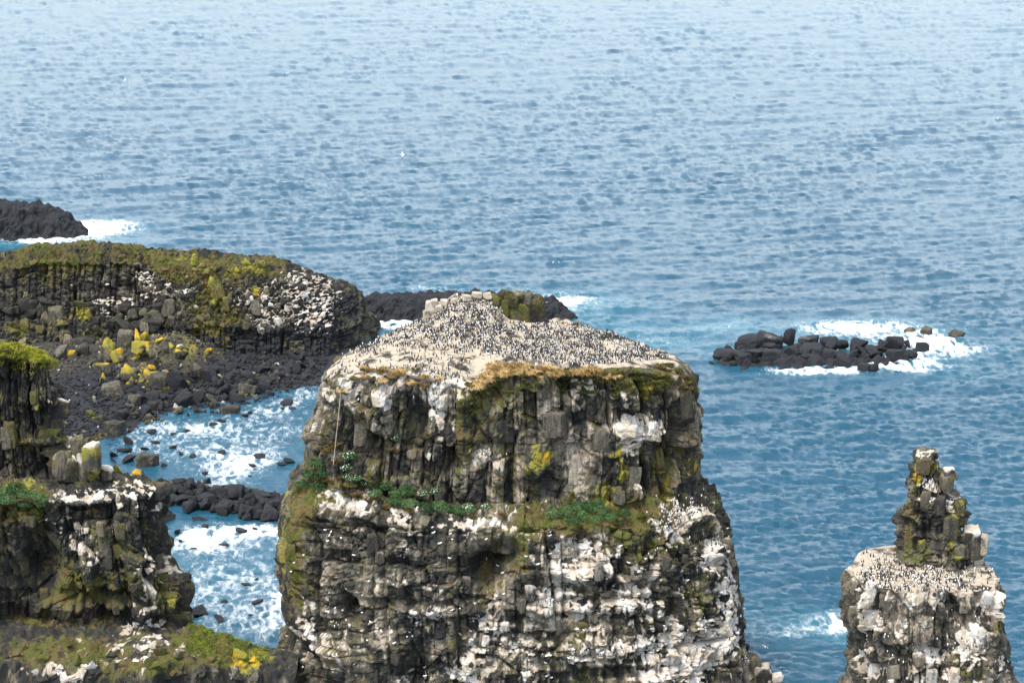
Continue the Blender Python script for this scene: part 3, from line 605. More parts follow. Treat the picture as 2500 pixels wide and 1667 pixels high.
# ---------------- right stack and its pinnacle
def build_right():
    xc, yc = 43.2, 240.5
    rows = [(-1.5, 30, 61, 226, 254, 40), (5, 32.5, 58, 228.5, 252, 50), (12, 34.8, 55.5, 230.6, 250, 28), (15, 35.6, 53.6, 232, 249, 16), (16.6, 35.4, 52.4, 232.6, 248, 18), (18.7, 36.0, 51.7, 233.2, 247.6, 12), (20, 35.8, 51.5, 233.6, 247.4, 22),
            (22.5, 35.0, 51.2, 233.9, 247, 22), (25, 35.3, 51.1, 234.3, 246.8, 14), (26.5, 35.9, 50.6, 235.0, 246.5, 0)]
    P, u, nc, D = sweep(rows, xc, yc, 2.7, 0.135, .16, cap_rows=46)
    X, Y, Z = P[..., 0], P[..., 1], P[..., 2]
    P[..., 2] = Z + np.interp(X, [35, 37, 43, 47, 51], [0, .5, .8, .2, .1]) * sst(24, 26.4, Z) + sst(24, 26.4, Z) * .08 * np.maximum(Y - 236, 0)
    N = grid_normals(P, True); s0 = Surf(P, N)
    cliff = sst(.75, .35, N[..., 2]); flat = 1 - cliff
    d1, b1 = joints(P, u, 711, (4.2, 1.5, .6), (8, 3.2, 1.1), (1.5, .85, .2), (.5, .3, .12))
    f0 = fbm(X / 5, Y / 5, P[..., 2] / 5, 3, 703); f1 = fbm(X / 1.2, Y / 1.2, P[..., 2] / 1.2, 4, 704)
    U = np.broadcast_to(u[:, None], Z.shape)
    disp = cliff * (.65 * d1 + facets(U, P[..., 2], 3.0, 5.0, 1.1, 735, .35) + facets(U, P[..., 2], 1.0, 2.0, .3, 737, .15) + .7 * f0 + .32 * f1) + flat * (.22 * fbm(X / 2, Y / 2, .3, 4, 705) + .1 * f1)
    disp = disp + blob_field(P, s0, [(2185, 1500, 14, 60, -1.2), (2340, 1500, 20, 70, -1.0), (2260, 1500, 50, 60, .6), (2110, 1560, 16, 26, -.9), (2230, 1600, 90, 14, -1.2), (2400, 1560, 50, 30, .8), (2360, 1610, 40, 20, .7), (2460, 1560, 14, 60, -.8)])
    P = P + N * disp[..., None]; N = grid_normals(P, True); sf = Surf(P, N); SURFS['right'] = sf
    topm = np.zeros(P.shape[:2], f32); topm[:, nc - 4:] = 1
    masks, tone = paint(P, N, u, sf, 720, b1[2]['k'] * .5 + b1[1]['k'] * .5, b1[1]['k'],
        [(2110, 1420, 40, 40, .9), (2190, 1450, 60, 20, .9), (2300, 1455, 60, 20, .9), (2400, 1420, 40, 40, 1.0), (2410, 1480, 36, 50, .9), (2125, 1510, 24, 50, .8), (2270, 1590, 40, 24, .8), (2390, 1570, 50, 40, .9), (2450, 1600, 26, 50, .7), (2110, 1620, 50, 40, .8), (2250, 1650, 120, 24, .8), (2430, 1650, 60, 20, .9), (2190, 1540, 12, 40, .5), (2340, 1560, 14, 40, .5)],
        [(2260, 1560, 200, 120, .42), (2100, 1560, 50, 120, .4)],
        [(2435, 1500, 14, 60, .7), (2440, 1450, 14, 30, .6), (2150, 1460, 14, 40, .3), (2370, 1640, 50, 24, .6)],
        [(2432, 1490, 12, 50, .7), (2440, 1560, 10, 40, .6), (2380, 1600, 20, 10, .4)],
        [(2240, 1500, 60, 60, .2), (2180, 1500, 30, 60, .1)], m0=.08, t0=.50, runs=.25, Ls=2.2, topmask=topm)
    SURFS['right_grid'] = (P, N, nc, topm)
    root = link('sea_stack', None, label='slender sea stack with a stepped pinnacle rising from its bird-crowded shoulder', category='sea stack')
    save_mass('cliff', P, N, masks, tone, root)
    rows = [(25.6, 39.8, 48.8, 239.9, 246.4, 14), (28.3, 40.6, 48.3, 240.6, 246, 14), (30, 40.8, 47.6, 241, 246, 14), (31.6, 41.0, 47.7, 241.1, 246, 18), (33.6, 41.4, 47.4, 241.3, 245.8, 10), (34.5, 41.7, 46.9, 241.7, 245.6, 10), (34.8, 41.9, 46.0, 242.2, 245.5, 14),
            (36.5, 42.0, 45.7, 242.3, 245.4, 8), (36.9, 42.2, 45.0, 242.5, 245.3, 18), (39.0, 42.3, 44.9, 242.6, 245.2, 6), (39.4, 42.6, 44.6, 242.9, 245, 0)]
    P, u, nc, D = sweep(rows, 43.9, 243.6, 3.2, .11, .25, cap_rows=16, smooth=2)
    X, Y, Z = P[..., 0], P[..., 1], P[..., 2]
    N = grid_normals(P, True); s0 = Surf(P, N)
    d1, b1 = joints(P, u, 811, (2.6, 1.15, .5), (6, 2.4, .9), (.75, .5, .12), (.4, .26, .1))
    U = np.broadcast_to(u[:, None], Z.shape)
    disp = (.4 * d1 + facets(U, Z, 1.5, 1.3, .9, 831, .25) + facets(U, Z, .6, .5, .3, 833, .12)) * sst(.8, .4, N[..., 2]) + .3 * fbm(X / 2, Y / 2, Z / 2, 4, 812) + .12 * fbm(X / .6, Y / .6, Z / .6, 3, 813)
    disp = disp + blob_field(P, s0, [(2260, 1290, 14, 40, -.9), (2225, 1300, 8, 50, -.5), (2320, 1300, 24, 40, .4), (2290, 1250, 24, 20, .3)])
    P = P + N * disp[..., None]; N = grid_normals(P, True); sf = Surf(P, N); SURFS['pinn'] = sf
    masks, tone = paint(P, N, u, sf, 820, b1[2]['k'] * .5 + b1[1]['k'] * .5, b1[1]['k'],
        [(2265, 1108, 34, 10, 1.2), (2268, 1165, 26, 14, .9), (2320, 1225, 34, 12, 1.1), (2285, 1205, 30, 16, .8), (2290, 1300, 24, 14, .8), (2250, 1190, 14, 14, .8)], [(2290, 1210, 60, 40, .35)],
        [(2260, 1140, 30, 30, .5), (2330, 1290, 26, 50, .5), (2215, 1290, 12, 60, .4)],
        [(2240, 1140, 12, 40, .7), (2285, 1140, 16, 26, .6), (2230, 1180, 8, 20, .9), (2325, 1250, 20, 30, .7), (2340, 1300, 26, 30, .9), (2250, 1320, 14, 20, .8), (2345, 1340, 16, 16, .9), (2210, 1260, 10, 30, .7), (2355, 1250, 8, 40, .6), (2210, 1330, 10, 30, .6)],
        [(2290, 1345, 30, 10, .3), (2285, 1220, 20, 20, .2)], m0=.2, l0=.02, t0=.48, runs=.25)
    save_mass('pinnacle', P, N, masks, tone, root)
    return root
RIGHT = build_right()

# ---------------- headland far behind on the left
def build_headland():
    x = np.arange(-112, -25.6, .2)
    crest = np.interp(x, [-118, -94, -90, -83, -74, -68, -62, -53.6, -48, -42.3, -38.5, -34, -30.6, -28.7, -27.2, -25.6], [17, 17.8, 19.4, 19.9, 19.9, 19.2, 18.0, 17.9, 17.6, 16.6, 14.6, 12.0, 10.2, 7.8, 4.6, 1.0])
    yf = np.interp(x, [-118, -60, -40, -34, -29, -25.6], [430, 430, 430.5, 433, 443, 455]); ycr = np.interp(x, [-118, -40, -30, -25.6], [447, 447, 453, 458])
    w = sst(-74, -60, x)[:, None]
    s = np.concatenate([np.linspace(0, .8, 170), np.linspace(.8, 1, 16)[1:]])
    # two profiles (depth fraction, height fraction) against s: columns above rubble on the left, black wall below a bouldery slope on the right
    sa = [0, .25, .32, .62, .8, 1]; da = [0, .40, .42, .58, 1.0, 1.9]; ha = [-.04, .40, .46, .86, 1.0, -.1]
    sb = [0, .24, .30, .55, .8, 1]; db = [0, .13, .20, .55, 1.0, 1.9]; hb = [-.04, .36, .42, .74, 1.0, -.1]
    dep = np.interp(s, sa, da)[None] * (1 - w) + np.interp(s, sb, db)[None] * w
    hei = np.interp(s, sa, ha)[None] * (1 - w) + np.interp(s, sb, hb)[None] * w
    P = np.stack([np.broadcast_to(x[:, None], dep.shape), yf[:, None] + dep * (ycr - yf)[:, None], hei * crest[:, None]], -1)
    N = grid_normals(P); X, Y, Z = P[..., 0], P[..., 1], P[..., 2]
    steep = sst(.8, .45, N[..., 2])
    d1, b1 = joints(P, x, 911, (4.5, 1.3, .7), (7, 2.2, 1.0), (1.2, .7, .2), (.6, .4, .16))
    F1, F2, r = vor2(X / 1.2, (Y + Z) / 1.35, 912)
    G1, G2, q = vor2(X / .55, (Y + Z) / .6, 918)
    lump = (.55 - F1) * 1.9 * (.25 + r) + (.5 - G1) * .9 * (.4 + q)
    disp = steep * d1 + (1 - .65 * steep) * lump * (.45 + .55 * sst(1.02, .9, hei + .1 * (w > .4))) + .9 * fbm(X / 6, Y / 6, Z / 6, 3, 915) + .3 * fbm(X / 1.5, Y / 1.5, Z / 1.5, 3, 916)
    P = P + N * disp[..., None]; N = grid_normals(P); sf = Surf(P, N); SURFS['head'] = sf
    masks, tone = paint(P, N, x, sf, 920, q, r,
        [(760, 700, 70, 40, .75), (740, 760, 70, 40, .7), (820, 720, 30, 40, .65), (700, 690, 40, 26, .6), (345, 660, 26, 26, .9), (360, 690, 26, 14, .8), (390, 715, 40, 16, .8), (290, 755, 36, 26, .9), (270, 740, 40, 12, .7), (450, 710, 26, 10, .9), (380, 720, 20, 14, .8), (620, 730, 46, 14, .9), (650, 760, 40, 14, .8), (170, 710, 20, 18, .6), (250, 695, 30, 12, .6), (560, 690, 30, 20, .4), (640, 790, 40, 20, .6), (800, 760, 40, 40, .7), (330, 790, 60, 10, .5)],
        [(740, 730, 130, 80, .4), (420, 730, 160, 60, .25)],
        [(150, 610, 160, 30, .5), (420, 640, 100, 26, .6), (600, 650, 120, 20, .5), (350, 615, 80, 20, .4), (510, 800, 40, 14, 1.2), (540, 680, 60, 40, .5), (430, 670, 60, 24, .6), (580, 770, 26, 40, .5), (50, 800, 30, 14, .8), (90, 660, 120, 30, .4), (510, 740, 50, 40, .5)],
        [(540, 720, 36, 36, .7), (180, 760, 30, 26, .6), (200, 780, 24, 26, .8), (155, 785, 20, 10, 1.0), (265, 650, 18, 12, 1.0), (410, 660, 14, 8, 1.0), (620, 650, 60, 14, .6), (480, 640, 40, 14, .7), (500, 670, 60, 20, .5), (60, 720, 40, 30, .35), (590, 670, 40, 30, .5), (30, 690, 14, 14, .7), (230, 830, 40, 14, .9), (630, 710, 20, 10, .8)],
        [], dark=[(650, 850, 200, 45, 1.1), (800, 800, 70, 90, .9), (480, 830, 60, 40, .9), (860, 760, 30, 70, .9), (800, 700, 60, 40, .5), (250, 850, 200, 24, .5)], m0=.08, l0=-.03, t0=.29, runs=.05, upg=.85)
    root = link('headland', None, label='long low headland of mossy columns and boulders with a white streaked tip', category='headland')
    me = mesh_np('rock_mass', P.reshape(-1, 3), grid_faces(*P.shape[:2]), [ROCK], dict(masks=masks.reshape(-1, 4), tone=tone.ravel()))
    link('rock_mass', me, root)
    return root
HEAD = build_headland()

# ---------------- beach and spit ground
def beach_z(X, Y):
    ys = np.interp(X, [-115, -80, -75, -67, -63, -56, -48, -40, -34.5, -30, -26], [350, 366, 374, 382, 390, 401, 403.5, 411.6, 421, 432, 445])
    inl = (Y - ys) * .75
    z = np.where(inl > 0, .088 * inl, .05 * inl)
    z = np.minimum(z, 3.6) + 4.6 * np.exp(-((X + 61) / 7) ** 2 - ((Y - 427) / 6) ** 2) + .5 * np.exp(-((X + 50) / 8) ** 2 - ((Y - 421) / 6) ** 2)
    ct = (X + 55) * .95 - (Y - 354) * .32; cr = (X + 55) * .32 + (Y - 354) * .95       # the black spit
    sp = 1.5 * np.exp(-((ct - 11) / 13.5) ** 6 - (cr / (5.2 + .8 * np.sin(ct * .6))) ** 4)
    z = np.maximum(z, -.8 + sp * 1.2)
    return z + .22 * fbm(X / 1.7, Y / 1.7, .4, 3, 41)
def hit_beach(px, py):
    z = 0.5
    for _ in range(8):
        c = at_z(px, py, z); z = max(-.2, float(beach_z(c[0:1], c[1:2])[0]))
    return at_z(px, py, z)
def build_beach():
    x = np.arange(-112, -26, .6); y = np.arange(338, 441, .6)
    X, Y = np.meshgrid(x, y, indexing='ij'); P = np.stack([X, Y, beach_z(X, Y)], -1)
    N = grid_normals(P); n = fbm(X / 4, Y / 4, .2, 3, 45)
    dk = .35 + .8 * np.maximum(sst(3.3, 2.2, P[..., 2]), sst(-62, -54, X)) + .3 * n - 1.2 * np.exp(-((X + 60) / 9) ** 2 - ((Y - 427) / 6) ** 2)
    mo = np.exp(-((X + 60) / 9) ** 2 - ((Y - 426) / 7) ** 2)
    masks = np.stack([0 * X - .3, .15 + .4 * n + .4 * mo, -.3 + (.75 + .5 * n) * mo, dk], -1)
    me = mesh_np('shingle_beach', P.reshape(-1, 3), grid_faces(*X.shape), [ROCK], dict(masks=masks.reshape(-1, 4), tone=(.30 + .2 * n).ravel()))
    link('shingle_beach', me, kind='structure')
build_beach()

# ------------------------------------------------------------------ loose rocks
def ico(sub):
    t = (1 + 5 ** .5) / 2
    V = [(-1, t, 0), (1, t, 0), (-1, -t, 0), (1, -t, 0), (0, -1, t), (0, 1, t), (0, -1, -t), (0, 1, -t), (t, 0, -1), (t, 0, 1), (-t, 0, -1), (-t, 0, 1)]
    Fc = [(0, 11, 5), (0, 5, 1), (0, 1, 7), (0, 7, 10), (0, 10, 11), (1, 5, 9), (5, 11, 4), (11, 10, 2), (10, 7, 6), (7, 1, 8), (3, 9, 4), (3, 4, 2), (3, 2, 6), (3, 6, 8), (3, 8, 9), (4, 9, 5), (2, 4, 11), (6, 2, 10), (8, 6, 7), (9, 8, 1)]
    V = [np.array(v) / np.linalg.norm(v) for v in V]
    for _ in range(sub):
        mid, NF = {}, []
        def m(a, b):
            k = (min(a, b), max(a, b))
            if k not in mid:
                v = V[a] + V[b]; V.append(v / np.linalg.norm(v)); mid[k] = len(V) - 1
            return mid[k]
        for a, b, c in Fc:
            ab, bc, ca = m(a, b), m(b, c), m(c, a); NF += [(a, ab, ca), (b, bc, ab), (c, ca, bc), (ab, bc, ca)]
        Fc = NF
    return np.array(V, f32), np.array(Fc, np.int32)
ICO = [ico(k) for k in range(5)]
RG = np.random.default_rng(7)
def rock_shape(sub, p=14, planes=11, rg=RG, blocky=0.0):
    """a faceted stone: the intersection of random half-spaces, with its edges worn by the exponent p"""
    D, Fc = ICO[sub]
    nrm = rg.normal(size=(planes, 3)); nrm /= np.linalg.norm(nrm, axis=1, keepdims=True)
    h = rg.uniform(.62, 1.0, planes)
    if blocky:
        ax = np.concatenate([np.eye(3), -np.eye(3)]) + rg.normal(0, .12, (6, 3)); nrm = np.concatenate([ax / np.linalg.norm(ax, axis=1, keepdims=True), nrm[:5]]); h = np.concatenate([rg.uniform(.7, .85, 6), rg.uniform(.85, 1.05, 5)])
    q = np.maximum(D @ nrm.T, 1e-3) / h
    r = (q ** p).sum(1) ** (-1 / p)
    V = D * r[:, None]
    return V / np.abs(V).max(0), Fc
KINDS = { # guano, moss, lichen, dark, tone; then what the upper side adds
    'black': ((-.3, .02, -.4, .95, .3), (.0, .10, 0)), 'brown': ((-.3, .1, -.3, .25, .42), (.05, .15, .05)), 'grey': ((-.25, .1, -.3, .1, .52), (.1, .15, .1)),
    'orange': ((-.3, .2, .22, .0, .42), (.0, .1, .75)), 'yellow': ((-.25, .3, .62, -.1, .42), (.1, .0, .6)), 'white': ((.25, .1, -.2, .1, .5), (.9, 0, 0)), 'whitecap': ((-.3, .3, .5, .1, .4), (1.0, 0, .2)),
    'moss': ((-.2, .65, .1, 0, .4), (.0, .3, .25)), 'mossgrey': ((.05, .35, .05, 0, .5), (.3, .2, .2)), 'streak': ((.05, -.1, -.3, .95, .3), (.22, 0, 0)), 'soil': ((.75, .0, -.3, -.5, .5), (.1, 0, 0)), 'darkmoss': ((-.3, .55, .12, .35, .25), (.2, 0, .1)), 'pale': ((.4, .05, -.2, 0, .5), (.5, 0, 0)), 'olive': ((-.1, .5, .22, 0, .45), (.15, .1, .3)),
}
def rock_mesh(name, size, kind, sub=2, p=14, blocky=0.0, rg=RG, like=None):
    V, Fc = rock_shape(sub, p, 11, rg, blocky)
    nn = V / (np.linalg.norm(V, axis=1, keepdims=True) + 1e-6)
    V = V * np.asarray(size, f32)
    s = float(rg.uniform(0, 99)); sc = max(size)
    if sub >= 3:
        V = V * (1 + .10 * fbm(nn[:, 0] * 1.6 + s, nn[:, 1] * 1.6, nn[:, 2] * 1.6, 3, 5) + .04 * fbm(nn[:, 0] * 6 + s, nn[:, 1] * 6, nn[:, 2] * 6, 2, 6))[:, None]
    n = fbm(V[:, 0] / sc * 1.2 + s, V[:, 1] / sc * 1.2, V[:, 2] / sc * 1.2, 2, 7)
    up = sst(.15, .75, nn[:, 2] + .3 * n)
    b, t = KINDS[kind]
    mk = np.stack([b[0] + t[0] * up + .25 * n, b[1] + t[1] * up + .35 * n, b[2] + t[2] * up + .35 * n, np.full(len(V), b[3]) + .3 * n], -1)
    tone = b[4] + .15 * n + rg.uniform(-.12, .12)
    if like is not None:
        mk = .22 * mk + .78 * like[0][None]; tone = .25 * tone + .75 * like[1]
    return mesh_np(name, V, Fc, [ROCK], dict(masks=np.clip(mk, -.5, 1.5), tone=tone), smooth=False)
def sub_for(px):
    return 1 if px < 16 else 2 if px < 48 else 3
def put_rock(name, px, pyb, w, h, kind, ground, parent=None, blocky=0.0, p=None, deep=.85, rg=RG, sink=.28, **props):
    """a stone whose foot shows at photo pixel (px, pyb), w by h pixels large; ground(px, py) gives the point of the ground there"""
    c = ground(px, pyb); k = np.linalg.norm(np.asarray(c) - [0, 0, CH]) / F
    W, H = w * k * .5, h * k * 1.04
    sz = (W, W * deep, H * (1 + sink) * .5)
    me = rock_mesh(name, sz, kind, sub_for(max(w, h)), p or rg.choice([9, 14, 22]), blocky, rg)
    return link(name, me, parent, (c[0], c[1] + W * deep * .7, c[2] + H * (1 - sink) * .5), (rg.uniform(-.15, .15), rg.uniform(-.15, .15), rg.uniform(-.5, .5) if blocky else rg.uniform(0, 6.28) if deep > .8 else rg.uniform(-.3, .3)), **props)
water = lambda px, py: at_z(px, py, 0.05)

BIG = [ # px, foot py, width, height, kind, label (None: shares the label of its group)
    (336, 850, 32, 44, 'yellow', 'upright yellow lichen boulder crowning the mound below the headland'), (352, 836, 26, 32, 'yellow', 'rounded yellow boulder on the very tip of the lichen mound'),
    (342, 866, 46, 32, 'yellow', 'wide yellow boulder at the foot of the lichen crown'), (360, 866, 20, 30, 'yellow', None), (388, 842, 28, 18, 'yellow', None),
    (262, 888, 54, 58, 'orange', 'tall brown boulder with an ochre top left of the yellow mound'), (284, 888, 38, 36, 'yellow', None), (248, 918, 50, 40, 'orange', None),
    (438, 874, 36, 36, 'whitecap', 'yellow boulder with a white cap at the right of the mound'), (402, 884, 30, 28, 'olive', None), (466, 880, 42, 20, 'orange', None), (250, 942, 38, 30, 'orange', 'ochre-topped boulder on the upper shingle'),
    (272, 968, 54, 30, 'brown', 'long slanting brown boulder lying on the shingle'), (316, 938, 42, 46, 'orange', 'big rust-coloured slab leaning on the mound'), (366, 906, 32, 24, 'yellow', None), (374, 924, 36, 24, 'orange', None), (345, 922, 16, 18, 'olive', None),
    (335, 972, 36, 32, 'black', None), (372, 988, 52, 40, 'black', None), (436, 968, 60, 58, 'black', 'largest black boulder standing in the middle of the shore'), (440, 996, 54, 42, 'black', 'smooth black boulder in front of the largest one'), (384, 950, 46, 36, 'brown', None),
    (472, 928, 38, 42, 'grey', None), (508, 934, 46, 46, 'black', None), (540, 950, 40, 26, 'black', None), (480, 985, 36, 34, 'black', None), (560, 940, 34, 24, 'black', None), (435, 1015, 36, 22, 'brown', None), (476, 1012, 36, 24, 'brown', None), (520, 1000, 40, 28, 'brown', None),
    (560, 1014, 46, 22, 'brown', 'brown boulder lying at the edge of the surf'), (276, 1066, 48, 34, 'brown', 'split brown boulder at the water edge below the shingle'), (318, 1050, 44, 28, 'black', None), (150, 878, 40, 32, 'grey', None), (200, 874, 46, 34, 'grey', 'rounded grey boulder above the pale shingle'), (216, 898, 32, 20, 'grey', None), (172, 878, 34, 22, 'orange', None),
    (600, 965, 50, 26, 'brown', None), (625, 985, 40, 20, 'brown', None), (580, 985, 36, 22, 'black', None), (655, 968, 30, 16, 'black', None), (700, 945, 34, 16, 'black', None), (740, 925, 30, 14, 'black', None), (650, 940, 40, 18, 'black', None), (700, 915, 40, 18, 'black', None), (600, 930, 40, 22, 'black', None), (735, 900, 34, 16, 'black', None), (640, 910, 44, 18, 'black', None), (760, 905, 26, 12, 'black', None),
    (316, 1090, 34, 24, 'brown', None), (357, 1143, 58, 34, 'brown', 'big brown block standing in the shallows'), (398, 1145, 22, 14, 'black', None), (288, 1178, 56, 50, 'orange', 'big boulder capped with orange lichen behind the white shelf'), (334, 1180, 46, 42, 'orange', 'second orange-capped boulder right of the biggest one'), (316, 1184, 50, 22, 'orange', None), (505, 1186, 34, 22, 'black', 'round black boulder just off the spit'),
]
def build_boulders():
    for px, py, w, h, kind, lab in BIG:
        gen = {'yellow': 'yellow lichen boulder heaped on the mound', 'olive': 'pale lichen boulder heaped on the mound', 'orange': 'ochre lichen boulder of the mound', 'black': 'black shore boulder below the headland', 'brown': 'dark brown shore boulder', 'grey': 'grey boulder above the shingle'}
        put_rock('boulder', px, py, w, h, kind, hit_beach, blocky=1.0 if kind in ('brown',) and w > 40 else 0, label=lab or gen[kind], category='boulder', group='large boulders of the shore')
    r = np.random.default_rng(12)
    for k in range(115):
        px = r.uniform(300, 770); py = np.interp(px, [300, 450, 560, 680, 770], [1035, 990, 985, 950, 918]) - abs(r.normal(0, 34)) - 2
        w = r.uniform(14, 40)
        put_rock('boulder', px, py, w, w * r.uniform(.5, .8), 'black' if r.random() < .75 else 'brown', hit_beach, rg=r, label='middling dark boulder of the rocky shore, ' + ('near the shingle' if px < 450 else 'below the headland wall' if px < 620 else 'at the far end by the broad stack'), category='boulder', group='middling boulders of the shore')
    # smaller stones of the mound
    for k in range(120):
        px, py = r.normal(375, 60), r.uniform(850, 945)
        if not 240 < px < 520: continue
        w = r.uniform(11, 30)
        kd = r.choice(['yellow', 'olive', 'orange', 'mossgrey', 'olive', 'grey'])
        put_rock('mound_stone', px, py, w, w * r.uniform(.6, 1), kd, hit_beach, rg=r, label='small ' + {'yellow': 'yellow lichen', 'olive': 'olive lichen', 'orange': 'ochre topped', 'mossgrey': 'mossy grey', 'grey': 'plain grey'}[kd] + ' stone on the heaped mound, ' + ('left side' if px < 350 else 'right side'), category='stone', group='stones of the lichen mound')
    # the spit
    for k in range(95):
        t = r.uniform(0, 1); px = 372 + 318 * t; py = 1205 + 52 * t + r.uniform(-26, 32)
        w = r.uniform(18, 52) * (1.0 if py > 1190 else .8); size = 'small' if w < 30 else 'large'
        put_rock('spit_boulder', px, py, w, w * r.uniform(.55, .85), 'black', hit_beach, rg=r, label=size + ' black boulder of the low spit, ' + ('at its end beside the left cliff' if t < .3 else 'in the middle of the spit' if t < .65 else 'at its end against the broad stack'), category='boulder', group='boulders of the black spit')
    for px, py, w, h in ((395, 1190, 60, 28), (440, 1195, 56, 26), (585, 1222, 50, 40), (540, 1225, 50, 34), (640, 1240, 60, 34), (655, 1275, 70, 40), (600, 1270, 56, 40), (415, 1235, 60, 34), (460, 1255, 60, 34), (480, 1280, 70, 26), (685, 1250, 40, 40), (560, 1255, 44, 36), (400, 1275, 60, 30)):
        put_rock('spit_boulder', px, py, w, h, 'black', hit_beach, rg=r, label='biggest kind of black boulder on the spit, ' + ('near the left cliff' if px < 470 else 'halfway along' if px < 592 else 'near the broad stack'), category='boulder', group='boulders of the black spit')
    # stones awash in the bay
    L = [(470, 1118, 24, 8), (420, 1097, 26, 9), (442, 1112, 18, 9), (300, 1108, 44, 16), (275, 1118, 30, 16), (285, 1140, 34, 20), (310, 1130, 44, 18), (350, 1100, 26, 8), (380, 1085, 22, 7), (420, 1065, 34, 11), (370, 1060, 30, 12), (455, 1055, 26, 8), (520, 1040, 22, 8), (540, 1032, 26, 9),
         (595, 1018, 20, 8), (610, 1010, 14, 7), (700, 990, 40, 12), (715, 1000, 24, 7), (720, 940, 34, 10), (745, 930, 22, 8), (690, 1000, 14, 5), (634, 1124, 36, 15), (615, 1140, 22, 8), (705, 1130, 36, 10), (690, 1137, 30, 8), (610, 1165, 12, 5), (540, 1110, 30, 8), (500, 1160, 20, 9),
         (548, 1475, 22, 10), (568, 1483, 22, 7), (628, 1477, 38, 12), (480, 1505, 56, 20), (455, 1490, 26, 12), (540, 1517, 46, 12), (622, 1420, 20, 10), (600, 1430, 26, 6), (655, 1440, 30, 8), (430, 1305, 28, 12), (470, 1345, 26, 7), (545, 1335, 34, 6), (450, 1545, 30, 8), (610, 1505, 18, 5), (670, 1470, 20, 8), (500, 1290, 22, 9), (590, 1300, 40, 8), (620, 1295, 26, 8), (440, 1325, 16, 7)]
    for px, py, w, h in L:
        put_rock('awash_stone', px, py, w, h, 'black', water, rg=r, label=('dark stone awash between beach and black spit, ' if py < 1200 else 'dark stone awash between black spit and green saddle, ') + ('nearer the cliff' if px < 500 else 'nearer the stack'), category='stone', group='stones awash in the bay')
    # shingle: past counting
    V0, F0 = rock_shape(1, 8, 9, r); V1, F1_ = rock_shape(0, 8, 9, r)
    pts = []
    def scatter(n, fn):
        a, b = fn(n); z = beach_z(a, b); ok = z > -.05
        return np.stack([a[ok], b[ok], z[ok]], -1)
    A = scatter(6500, lambda n: (r.uniform(-92, -34, n), r.uniform(372, 432, n)))
    B = scatter(900, lambda n: (r.uniform(-57, -31, n), r.uniform(341, 358, n)))
    Q = np.concatenate([A, B]); n = len(Q)
    sz = r.uniform(.22, .62, n) * np.where(r.random(n) < .1, 1.7, 1) ; sz[Q[:, 2] > 2.2] *= .7
    ang = r.uniform(0, 6.28, n); asp = r.uniform(.6, 1, (n, 3)) * np.array([1, 1, .75])
    W = V1[None] * (sz[:, None] * asp)[:, None, :]
    c, s = np.cos(ang)[:, None], np.sin(ang)[:, None]
    W = np.stack([W[..., 0] * c - W[..., 1] * s, W[..., 0] * s + W[..., 1] * c, W[..., 2]], -1) + Q[:, None, :] + [0, 0, .08]
    Fa = (F1_[None] + (np.arange(n) * len(V1))[:, None, None]).reshape(-1, 3)
    rep = lambda a: np.repeat(a, len(V1))
    hi = sst(2.4, 3.3, Q[:, 2]); grn = sst(.1, .5, perlin(Q[:, 0] / 5, Q[:, 1] / 6, .2, 9)) * sst(2.2, 1.0, Q[:, 2])
    mk = np.stack([rep(np.where(r.random(n) < .02, .6, -.3)), rep(.0 + .75 * grn + r.normal(0, .1, n)), rep(-.4 + .5 * grn), rep(.95 - 1.0 * hi + r.normal(0, .25, n))], -1)
    me = mesh_np('shingle', W.reshape(-1, 3), Fa, [ROCK], dict(masks=mk, tone=rep(.45 + r.normal(0, .1, n))))
    link('shingle', me, kind='stuff', label='grey and black shingle of the cove beach', category='shingle')
build_boulders()

# ---------------- reefs standing in the sea
def reef_base(name, root, x0, x1, yc, half, hz, seed, kind_masks, step=.28):
    x = np.arange(x0, x1, step); y = np.arange(yc - half * 1.5, yc + half * 1.5, step)
    mid, hw = (x0 + x1) / 2, (x1 - x0) / 2
    def zf(X, Y):
        e = ((X - mid) / hw) ** 2; w = half * np.sqrt(np.maximum(1 - e * e, .02)) * (1 + .35 * fbm(X / 4, X * 0, .2, 2, seed))
        q = np.abs(Y - yc - 1.5 * perlin(X / 7, X * 0, .5, seed + 1)) / w
        return -1.2 + (np.interp(X, *hz) + 1.2) * sst(1.25, .35, q) * (1 - e ** 4)
    P, N, r, q = height_mass(x, y, zf, seed, 1.2, blocks=(2.0, .9))
    n = fbm(P[..., 0] / 2, P[..., 1] / 2, P[..., 2] / 2, 3, seed + 3); up = sst(.4, .8, N[..., 2])
    g, m, li, d, t = kind_masks
    hi = sst(1.5, 3.5, P[..., 2])
    masks = np.stack([-.3 + g * up * hi + .3 * n, m + .3 * n, li + .3 * n, d + .3 * n], -1)
    me = mesh_np(name, P.reshape(-1, 3), grid_faces(*P.shape[:2]), [ROCK], dict(masks=np.clip(masks, -.5, 1.5).reshape(-1, 4), tone=(t + .2 * n).ravel()))
    return link(name, me, root), Surf(P, N)
